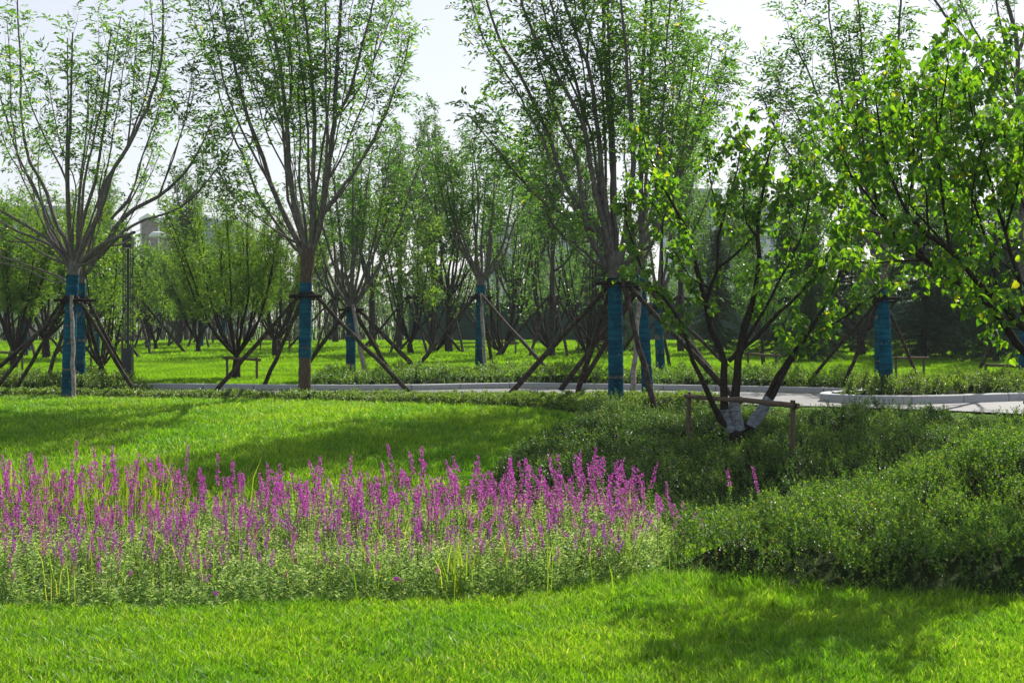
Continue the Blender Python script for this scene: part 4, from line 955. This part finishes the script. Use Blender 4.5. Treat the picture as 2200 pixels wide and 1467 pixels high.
# ------------------------------------------------------------ background trees
def auto(seed, th, tr, n, H, W, mats_, leafmat, cfg, style, leaf, frac=1, multi=False, kind='lance', bend=.6, t0=.25, lean=0, leader=False):
    """an upright young tree standing on the origin; H total height, W half width"""
    T = Tree(seed, mats_, leafmat, kind, leaf); r = T.rng
    if not multi:
        q = np.array([(lean * t * th + r.normal(0, .01), r.normal(0, .01), t * th - .05 * (t == 0)) for t in np.linspace(0, 1, 6)])
        tube(T.wood, q, np.linspace(tr * 1.2, tr * .85, 6), 8, 0, True, wob=.03); top = q[-1]
    else: top = np.array([0, 0, .02])
    for k in range(n):
        a = k * 2.4 + r.normal(0, .3); hh = (H - th) * r.uniform(.72, 1.0) if not leader else (H - th) * r.uniform(.3, .6); w = W * r.uniform(.45, 1.05)
        s = top.copy(); 
        if leader: s = s + np.array([0, 0, (H - th) * k / n * .55])
        pts = [s]
        for t in (.2, .45, .72, 1): pts.append(s + np.array([cos(a) * w * t ** bend, sin(a) * w * t ** bend, hh * t ** 1.05]) + r.normal(0, .05 * H / 4, 3))
        T.limb(pts, tr * (.42 if not multi else .58), .008, cfg, t0, k=6, stepm=.3)
    if leader: T.limb([top, top + np.array([.05, 0, (H - th) * .5]), top + np.array([0, .05, H - th])], tr * .8, .01, cfg, .1, k=6, stepm=.3)
    T.foliage(style, frac)
    root = empty("background_tree", (0, 0, 0)); T.finish(root); return root

def conifer(seed, H, W):
    T = Tree(seed, ['bark_back'], 'needle', 'lance', (.05, .012)); r = T.rng
    tube(T.wood, np.array([(0, 0, -.05), (0, 0, H * .5), (0, 0, H)]), [.09, .05, .01], 7, 0, True)
    P_, D_ = [], []
    nt = int(H / .16)
    for k in range(nt):
        z = .25 + (H - .3) * k / nt; w = W * (1 - z / H) ** .85 + .05
        for j in range(9):
            a = r.uniform(0, 2 * pi); L = w * r.uniform(.7, 1.1); t = np.linspace(0, 1, 5)
            q = np.stack([np.cos(a) * L * t, np.sin(a) * L * t, z + L * (.12 * t - .38 * t * t) + r.normal(0, .01, 5)], 1)
            tube(T.wood, q, np.linspace(.012, .004, 5), 3, 0, False); qq = resample(q, .045)[1:]; P_.append(qq); D_.append(nrm(np.gradient(qq, axis=0)))
    p = np.concatenate(P_); d = np.concatenate(D_); n = len(p)
    for c in range(5):
        q = r.normal(size=(n, 3)); q[:, 2] *= .5; ax = nrm(nrm(q) * 1.0 + d * .8); l = r.uniform(.06, .15, n)
        leaves(T.leafm, p + r.normal(0, .02, (n, 3)), ax, nrm(np.array([0, 0, 1.]) + r.normal(0, .4, (n, 3))), l, .022, 'lance')
    root = empty("conifer", (0, 0, 0)); T.finish(root); return root

BC = dict(lv=[(.15, .65, .85, .05), (.14, .30, .8, .03)], node=.085)
BC2 = dict(lv=[(.12, .60, .60, .10), (.12, .30, .6, .08)], node=.07)
BS = dict(lv=[(.3, .6, .6, .2), (.25, .3, .6, .1)], node=.14)
protoB = {
    'round': auto(201, 1.3, .09, 9, 4.6, 1.7, ['bark_back'], 'backleaf', BC, 3, (.13, .062), 1),
    'wide': auto(202, .5, .10, 11, 3.9, 2.0, ['bark_back'], 'ash2', BC, 3, (.12, .055), .9, multi=False),
    'slim': auto(203, 2.2, .10, 16, 8.5, 1.0, ['bark_back'], 'backleaf', BC, 3, (.12, .06), .9, leader=True),
    'tall': auto(204, 2.0, .13, 10, 7.5, 2.2, ['bark_back'], 'backleaf', BC, 3, (.13, .060), .95),
    'willow': auto(205, .45, .085, 14, 3.75, 1.45, ['bark_dark'], 'willow', BC2, 4, (.10, .024), .75, bend=.6),
    'bare': auto(206, .15, .06, 11, 3.6, 1.5, ['bark_dark'], 'backleaf', BS, 2, (.11, .05), .6, multi=True),
    'vase': auto(207, .25, .07, 8, 3.6, 1.4, ['bark_dark'], 'willow', BC, 3, (.12, .045), .7, multi=False),
    'pole': auto(208, 3.0, .12, 12, 9.5, 1.3, ['bark_back'], 'backleaf', BC, 3, (.13, .062), .85, leader=True),
}
conP = [conifer(221, 4.2, 1.15), conifer(222, 5.6, 1.6)]
ALT = {'round': auto(211, 1.1, .09, 10, 4.3, 1.9, ['bark_back'], 'ash2', BC, 3, (.13, .060), .8, lean=.06), 'tall': auto(214, 1.8, .12, 8, 7.0, 1.8, ['bark_back'], 'ash2', BC, 3, (.12, .058), .8, lean=-.04),
       'willow': auto(215, .35, .08, 12, 3.9, 1.3, ['bark_dark'], 'willow', BC2, 4, (.11, .026), .8, bend=.9), 'bare': auto(216, .2, .05, 13, 4.1, 1.2, ['bark_dark'], 'ash2', BS, 2, (.11, .05), .5, multi=True)}
usedB = set(); cntB = {}
def plant(kindp, px, Y, sc, label, name=None, group=None, cat="tree", rz=None):
    src = protoB[kindp] if isinstance(kindp, str) else conP[kindp]
    cntB[kindp] = cntB.get(kindp, 0) + 1
    if kindp in ALT and cntB[kindp] % 2 == 0: src = ALT[kindp]
    if not hasattr(sc, '__len__') and cntB[kindp] > 1: sc = (sc * random.uniform(.9, 1.15), sc * random.uniform(.9, 1.15), sc * random.uniform(.94, 1.1))
    loc = on(px, Y); rz = random.uniform(0, 6.28) if rz is None else rz
    if id(src) in usedB: o = copy_tree(src, loc, rz, sc)
    else:
        usedB.add(id(src)); o = src; o.location = loc; o.rotation_euler = (0, 0, rz); o.scale = (sc,) * 3 if not hasattr(sc, '__len__') else sc
    if name: o.name = name
    for c in o.children: pass
    tag(o, label, cat, group); return o
W_ = "willow_like_tree"
plant('willow', 508, 29.6, 1.0, "bushy yellow-green willow-like tree with dark upright stems, left of centre", W_)
plant('willow', 30, 34, .95, "light green willow-like tree at the photo's left edge", W_)
plant('willow', 98, 40, 1.2, "light green willow-like tree behind the left-edge prop poles", W_)
plant('willow', 425, 46, .9, "willow-like tree just behind the yellow-green bush tree's left side", W_)
plant('willow', 590, 42, 1.1, "willow-like tree filling the gap left of the bare-footed tree", W_)
plant('vase', 217, 29.6, .9, "small tree with two splayed dark stems between the left trunks and lamp post", "small_tree")
plant('vase', 335, 48, .95, "small leafy tree right of the lamp post in the distance", "small_tree")
plant('vase', 600, 50, 1.1, "dark-stemmed small tree far behind, just left of the bare-footed tree", "small_tree")
plant('round', 285, 60, .9, "round tree right behind the lamp post", "small_tree")
plant('round', 385, 56, .95, "small tree behind the yellow-green bush tree at its left", "small_tree")
plant('tall', 160, 62, .85, "round green tree far behind the two left trunks", "small_tree")
plant('round', 15, 66, 1.5, "round green tree far away at the left edge", "small_tree")
plant('slim', 400, 66, .95, "tall thin airy tree rising behind the bush trees, left", "slim_tree")
plant('slim', 235, 72, .85, "faint thin tree rising behind the lamp post's left", "slim_tree")
plant('vase', 882, 44, 1.35, "dark forked tree with blue ties right of the slim wrapped tree", "small_tree")
plant('bare', 935, 46, 1.2, "sparse dark many-stemmed bush left of the fan-limbed tree", "bush_tree")
plant('bare', 1078, 43, 1.15, "dark many-stemmed bush with a low rail right of the fan-limbed tree", "bush_tree")
plant('bare', 1180, 48, 1.3, "thin-stemmed airy bush between fan-limbed tree and big tree", "bush_tree")
plant('bare', 1262, 43, 1.2, "dark airy bush left behind the big tree", "bush_tree")
plant('pole', 932, 56, 1.0, "tall narrow tree reaching highest between the tall centre trees", "tall_tree")
plant('pole', 1186, 42, .78, "straight dark-trunked tall tree with a tie, centre background", "tall_tree")
plant('pole', 858, 50, .80, "straight-trunked leafy tree right of the slim wrapped tree", "tall_tree")
plant('tall', 800, 52, 1.02, "broad leafy tree behind the slim wrapped tree", "leafy_tree")
plant('tall', 965, 46, .82, "leafy green tree crown left behind the fan-limbed tree", "leafy_tree")
plant('tall', 1100, 55, .9, "bluish leafy tree behind the fan-limbed tree's right", "leafy_tree")
plant('tall', 720, 60, .85, "leafy tree deep behind the bare-footed tree", "leafy_tree")
plant('slim', 1150, 62, 1.0, "thin tree in the far middle", "slim_tree")
plant('slim', 1260, 66, 1.0, "thin tree in the far back behind the big tree's left limbs", "slim_tree")
plant('tall', 1340, 50, .85, "leafy tree right behind the big tree's trunk", "leafy_tree")
plant('pole', 1462, 46, .8, "straight dark trunk behind the slimmest wrapped trunk", "tall_tree")
plant('tall', 1530, 58, .85, "leafy tree in the back between the wrapped trunks and the dark stems", "leafy_tree")
plant('round', 1640, 34, .55, "small round sapling inside a low rail right of centre", "sapling")
plant('slim', 1600, 60, .8, "thin airy tree behind the multi-stemmed tree", "slim_tree")
plant('tall', 1680, 50, .9, "leafy tree behind the multi-stemmed tree's right side", "leafy_tree")
plant('tall', 1790, 46, .95, "leafy tree behind the crowns at right", "leafy_tree")
plant('wide', 1850, 42, 1.2, "wide green tree behind the island tree", "leafy_tree")
plant('tall', 2010, 44, .9, "leafy tree in the back right of the island tree", "leafy_tree")
plant('tall', 2130, 40, 1.0, "leafy tree in the back near the right edge", "leafy_tree")
plant('wide', 2230, 44, 1.2, "wide green tree in the back at the right edge", "leafy_tree")
plant(0, 1540, 44, .95, "small dark conifer behind the slimmest wrapped trunk", "conifer")
plant(1, 1745, 38, .62, "dark conifer above the sunlit lawn, left of the island tree", "conifer")
plant(0, 1690, 42, .9, "dark conifer behind the small railed sapling", "conifer")
plant(1, 1830, 46, .85, "dark conifer just left behind the island tree", "conifer")
plant(1, 1985, 40, .9, "big dark conifer right of the island tree", "conifer")
plant(1, 2070, 42, .95, "big dark conifer in the middle of the dark group at right", "conifer")
plant(0, 2140, 38, .9, "dark conifer near the right edge behind the leaning branches", "conifer")
plant(1, 2200, 44, .9, "dark conifer at the right edge", "conifer")
plant(0, 1300, 46, 1.0, "dark conifer right behind the big tree's trunk", "conifer")
gB = "hazy trees of the far back row"
rb = np.random.default_rng(5)
for k, px in enumerate(np.linspace(-120, 2320, 34)):
    kd = ['round', 'wide', 'tall', 'round', 'bare', 'slim'][k % 6]; Y = rb.uniform(68, 84)
    sc = rb.uniform(.85, 1.1) * {'slim': .75, 'tall': .72}.get(kd, 1.0)
    plant(kd, px + rb.uniform(-20, 20), Y, sc, "hazy green tree in the unbroken far back row", "distant_tree", gB)
plant('wide', 1170, 60, 1.0, "wide low green bush in the far middle before the green fence", "bush_tree")

# small wrapped trunks far off at left, with props
def small_wrapped(px, Y, label, k):
    o = plant('round', px, Y, .85, label, "staked_tree"); b = on(px, Y); mb = MB(); z = np.arange(.0, 1.25, .03)
    tube(mb, np.stack([z * 0, z * 0, z], 1), .105 + .004 * ((z * 12) % 1), 12, 0, True); mb.build("trunk_wrap", M['wrap'], o)
    s = F / Y
    support("props of the " + label, px, 700 - (b[2] + 1.25 - EYE) * s, Y, [(px - 1.3 * s, 0, Y + .6), (px + 1.25 * s, 0, Y + .5), (px + .3 * s, 0, Y - 1.2), (px - .5 * s, 0, Y - 1.0)], .075 * s, (), .2 * s)
for k, (px, Y, lb) in enumerate([(54, 42, "distant tree with a blue-wrapped trunk at the left edge"), (318, 50, "distant tree with a narrow blue wrap right of the lamp post"), (432, 52, "distant tree with a blue-wrapped trunk behind the bush tree's left"),
                                 (480, 58, "distant tree with a blue-wrapped trunk behind the bush tree's stems"), (208, 40, "distant tree with a blue-wrapped trunk right behind the left pair")]):
    small_wrapped(px, Y, lb, k)
for (px, Y, lb) in [(885, 44, "prop poles crossing under the dark forked tree"), (1186, 42, "prop poles of the straight dark-trunked tall tree"), (398, 56, "pale prop poles behind the bush tree at left"),
                    (1462, 46, "prop poles of the straight dark trunk behind the wrapped trunks"), (965, 46, "prop poles left behind the fan-limbed tree"), (720, 50, "prop poles far behind the bare-footed tree"), (290, 44, "prop poles beside the lamp post in the distance")]:
    s = F / Y; b = on(px, Y)
    support(lb, px, 700 - (b[2] + 1.7 - EYE) * s, Y, [(px - 1.7 * s, 0, Y + .3), (px + 1.6 * s, 0, Y + .8), (px + .5 * s, 0, Y - 1.4), (px - .7 * s, 0, Y - 1.1)], .08 * s, (), .2 * s)

# far thicket: one mass of leaves and stems behind the trees
def thicket():
    rng = np.random.default_rng(401); mb = MB(); n = 2600
    x = rng.uniform(-34, 34, n); y = rng.uniform(72, 92, n); h = 2.6 + 1.0 * lump(x, y, .35, 3) + rng.uniform(-.3, .5, n)
    m = 1500
    for k in range(m):
        p = np.array([x[k], y[k], float(gz(x[k], y[k]))]); t = np.linspace(0, 1, 4)[:, None]
        q = p + np.concatenate([rng.normal(0, .35) * t, rng.normal(0, .3) * t, t * h[k]], 1); tube(mb, q, np.linspace(.035, .012, 4), 3, 1, False)
    n2 = 62000; i = rng.integers(0, n, n2); u = rng.uniform(.08, 1, n2) ** .7
    c = np.stack([x[i], y[i], gz(x[i], y[i]) + h[i] * u], 1) + rng.normal(0, .33, (n2, 3))
    l = rng.uniform(.09, .17, n2); leaves(mb, c, rng.normal(size=(n2, 3)), rng.normal(size=(n2, 3)), l, l * .55, 'lance', 0)
    return mb.build("far_thicket", [M['backleaf'], M['bark_back']])
tag(thicket(), "far-off green undergrowth closing off the park behind the trees", "undergrowth", kind="stuff")

# ------------------------------------------------------------ fence and buildings
def fence(label, x0, x1, Y, zt):
    a = on(x0, Y); b = on(x1, Y); root = empty("site_fence", (a + b) / 2); off = np.array(root.location); tag(root, label, "fence")
    n = int((b[0] - a[0]) / 2.0); 
    m = MB()
    for k in range(n):
        xa_ = a[0] + (b[0] - a[0]) * k / n; xb_ = a[0] + (b[0] - a[0]) * (k + 1) / n - .02
        box(m, (xa_, Y, a[2] - .2), (xb_, Y + .04, zt - .03))
        for j in range(6): xx = xa_ + (xb_ - xa_) * (j + .5) / 6; box(m, (xx - .03, Y - .025, a[2] - .2), (xx + .03, Y - .001, zt - .035))
    m.build("panel", M['fencegreen'], root, off)
    m = MB(); box(m, (a[0], Y - .03, zt - .028), (b[0], Y + .07, zt + .03)); m.build("top_rail", M['fencegreen'], root, off)
    for k in range(n + 1):
        xx = a[0] + (b[0] - a[0]) * k / n; m = MB(); box(m, (xx - .05, Y + .045, a[2] - .2), (xx + .05, Y + .14, zt + .02)); m.build("post", M['fencegreen'], root, off)
fence("long dark green site fence behind the trees, centre to right", 880, 2330, 70.0, EYE + (700 - 652) / F * 70)

def bldg(label, x0, x1, Y, ytop, wall, storeys, cols, depth=14, roof='flat', name="apartment_building", first=0):
    s = F / Y; xa_, xb_ = (x0 - 1100) / s, (x1 - 1100) / s; zt = EYE + (700 - ytop) / s; z0 = EYE - 1.2
    root = empty(name, ((xa_ + xb_) / 2, Y + depth / 2, z0)); off = np.array(root.location); tag(root, label, "building")
    m = MB(); box(m, (xa_, Y, z0), (xb_, Y + depth, zt)); m.build("wall", M[wall], root, off)
    m = MB(); box(m, (xa_ - .4, Y - .4, zt), (xb_ + .4, Y + depth + .4, zt + .6)); m.build("roof", M['roofgrey'], root, off)
    fh_ = (zt - z0) / storeys; cw = (xb_ - xa_) / cols
    for i_ in range(first, storeys):
        for j in range(cols):
            wx, wz = xa_ + cw * (j + .5), z0 + fh_ * (i_ + .35); m = MB()
            box(m, (wx - cw * .3, Y - .12, wz), (wx + cw * .3, Y - .003, wz + fh_ * .5)); w = m.build("window", M['white'], root, off)
            m = MB(); box(m, (wx - cw * .27, Y - .14, wz + .08), (wx + cw * .27, Y - .122, wz + fh_ * .5 - .08)); m.build("pane", M['glass'], w, off)
    return root
# house with brick gable behind the lamp post
def gable_house():
    Y = 190; s = F / Y; X = lambda x: (x - 1100) / s; Z = lambda y: EYE + (700 - y) / s
    root = empty("gabled_house", (X(380), Y + 8, EYE - 1.2)); off = np.array(root.location); tag(root, "distant brick house with a white-trimmed gable behind the lamp post", "building")
    z0 = EYE - 1.2; m = MB(); v = [(X(302), Y, z0), (X(368), Y, z0), (X(368), Y, Z(497)), (X(318), Y, Z(470)), (X(302), Y, Z(478))]
    w = [(a, b + 12, c) for a, b, c in v]; m.add(v, [(0, 1, 2, 3, 4)]); m.add(w, [(4, 3, 2, 1, 0)]); m.add(v + w, [(0, 5, 6, 1), (1, 6, 7, 2), (2, 7, 8, 3), (3, 8, 9, 4), (4, 9, 5, 0)]); m.build("wall", M['brick'], root, off)
    m = MB()
    for (ax_, ay_, bx_, by_) in ((299, 479, 319, 467), (319, 467, 375, 499)):
        a = np.array([X(ax_), Y - .3, Z(ay_)]); b = np.array([X(bx_), Y - .3, Z(by_)]); u = np.array([0, 0, .55]); dpt = np.array([0, 13, 0])
        V = [a, b, b + u, a + u, a + dpt, b + dpt, b + dpt + u, a + dpt + u]; m.add(V, [(0, 1, 2, 3), (7, 6, 5, 4), (0, 4, 5, 1), (1, 5, 6, 2), (2, 6, 7, 3), (3, 7, 4, 0)])
    m.build("roof_trim", M['white'], root, off)
    m = MB(); box(m, (X(340), Y - .1, z0), (X(344), Y - .003, Z(486))); box(m, (X(301), Y - .1, z0), (X(304), Y - .003, Z(480))); m.build("pilaster", M['white'], root, off)
    m = MB(); box(m, (X(376), Y + 1, z0), (X(500), Y + 13, Z(474))); m.build("wing", M['roofgrey'], root, off)
    m = MB(); V = [(X(322), Y + .4, Z(468)), (X(420), Y + .4, Z(463)), (X(498), Y + 3, Z(466)), (X(498), Y + 1, Z(476)), (X(376), Y + .2, Z(498))]
    V2 = [(a, b + 10, c) for a, b, c in V]; m.add(V, [(0, 1, 2, 3, 4)][0:1]); m.add(V2, [(4, 3, 2, 1, 0)]); m.add(V + V2, [(0, 5, 6, 1), (1, 6, 7, 2), (2, 7, 8, 3), (3, 8, 9, 4), (4, 9, 5, 0)]); m.build("roof", M['roofgrey'], root, off)
gable_house()
bldg("distant grey roofed building behind the leftmost tree's limbs", -80, 128, 200, 452, 'pale', 6, 8, name="office_building")
bldg("distant pale block seen through the fan-limbed tree's right side", 1040, 1110, 210, 487, 'pale', 5, 5)
bldg("wide distant pale blue building behind the big tree's crown", 1130, 1330, 230, 468, 'pale', 6, 9)
bldg("distant white tower block seen through the multi-stemmed tree", 1440, 1545, 200, 415, 'pale', 8, 6)
bldg("distant low pale block right of the white tower block", 1550, 1690, 215, 455, 'pale', 6, 7)
bldg("distant pale building glimpsed at the right edge under the branches", 1960, 2260, 220, 560, 'pale', 3, 9)

# far street lamp near the gabled house, and a pole behind the fan-limbed tree
b = on(346, 95); root = empty("street_lamp", b); tag(root, "white curved street lamp head in front of the gabled house", "street lamp"); off = np.array(root.location)
s = F / 95; top = EYE + (700 - 505) / s
m = MB(); tube(m, [b, (b[0], b[1], top - .8), (b[0] - .05, b[1], top - .2), (b[0] - .5, b[1], top)], [.09, .07, .06, .05], 8); m.build("pole", M['lampmetal'], root, off)
m = MB(); tube(m, [(b[0] + .9, b[1], top - .30), (b[0] + .5, b[1], top - .12), (b[0], b[1], top + .02), (b[0] - .5, b[1], top + .04), (b[0] - .8, b[1], top - .08)], [.05, .12, .20, .20, .06], 10); m.build("lamp_head", M['white'], root, off)
b = on(1073, 90); root = empty("utility_pole", b); tag(root, "distant grey utility pole with wires right of the fan-limbed tree", "utility pole"); off = np.array(root.location)
s = F / 90; top = EYE + (700 - 470) / s
m = MB(); tube(m, [b, (b[0], b[1], top)], [.16, .13], 8); m.build("pole", M['pale'], root, off)
for k in range(3):
    z = top - .5 - k * .55; m = MB(); box(m, (b[0] - 1.1, b[1] - .2, z), (b[0] + 1.1, b[1] - .14, z + .09)); m.build("crossarm", M['lampmetal'], root, off)
b = on(902, 58); zc = EYE + (700 - 665) / F * 58
root = empty("orange_flag", (b[0], b[1], zc - 1.5)); off = np.array(root.location); tag(root, "small orange cloth hanging among the far trees", "cloth")
m = MB(); gx, gy = np.meshgrid(np.linspace(0, .22, 5), np.linspace(0, .5, 7)); V = np.stack([b[0] + gx, b[1] + .03 * np.sin(gx * 40 + gy * 5), zc + gy], -1).reshape(-1, 3)
i = np.arange(6)[:, None] * 5 + np.arange(4)[None]; m.add(V, np.stack([i, i + 1, i + 6, i + 5], -1).reshape(-1, 4), 0, True); m.build("cloth", M['orange'], root, off)
m = MB(); tube(m, [(b[0], b[1], b[2] - .05), (b[0], b[1], zc + .55)], .015, 6); m.build("stick", M['bark_back'], root, off)

# ------------------------------------------------------------ haze
HAZE = 0.00045
if HAZE > 0:
    mb = MB(); box(mb, (-80, -8, -2.5), (80, 260, 30)); o = mb.build("haze", []); m = bpy.data.materials.new("haze_air"); m.use_nodes = True; nt = m.node_tree
    nt.nodes.remove(nt.nodes["Principled BSDF"]); v = nt.nodes.new("ShaderNodeVolumePrincipled"); v.inputs["Density"].default_value = HAZE; v.inputs["Color"].default_value = (.86, .92, 1, 1)
    v.inputs["Anisotropy"].default_value = 0; nt.links.new(v.outputs[0], nt.nodes["Material Output"].inputs["Volume"]); o.data.materials.append(m); tag(o, "pale summer haze in the air", "haze", kind="stuff")
print("SCENE OK", len(bpy.data.objects), sum(len(m.polygons) for m in bpy.data.meshes))
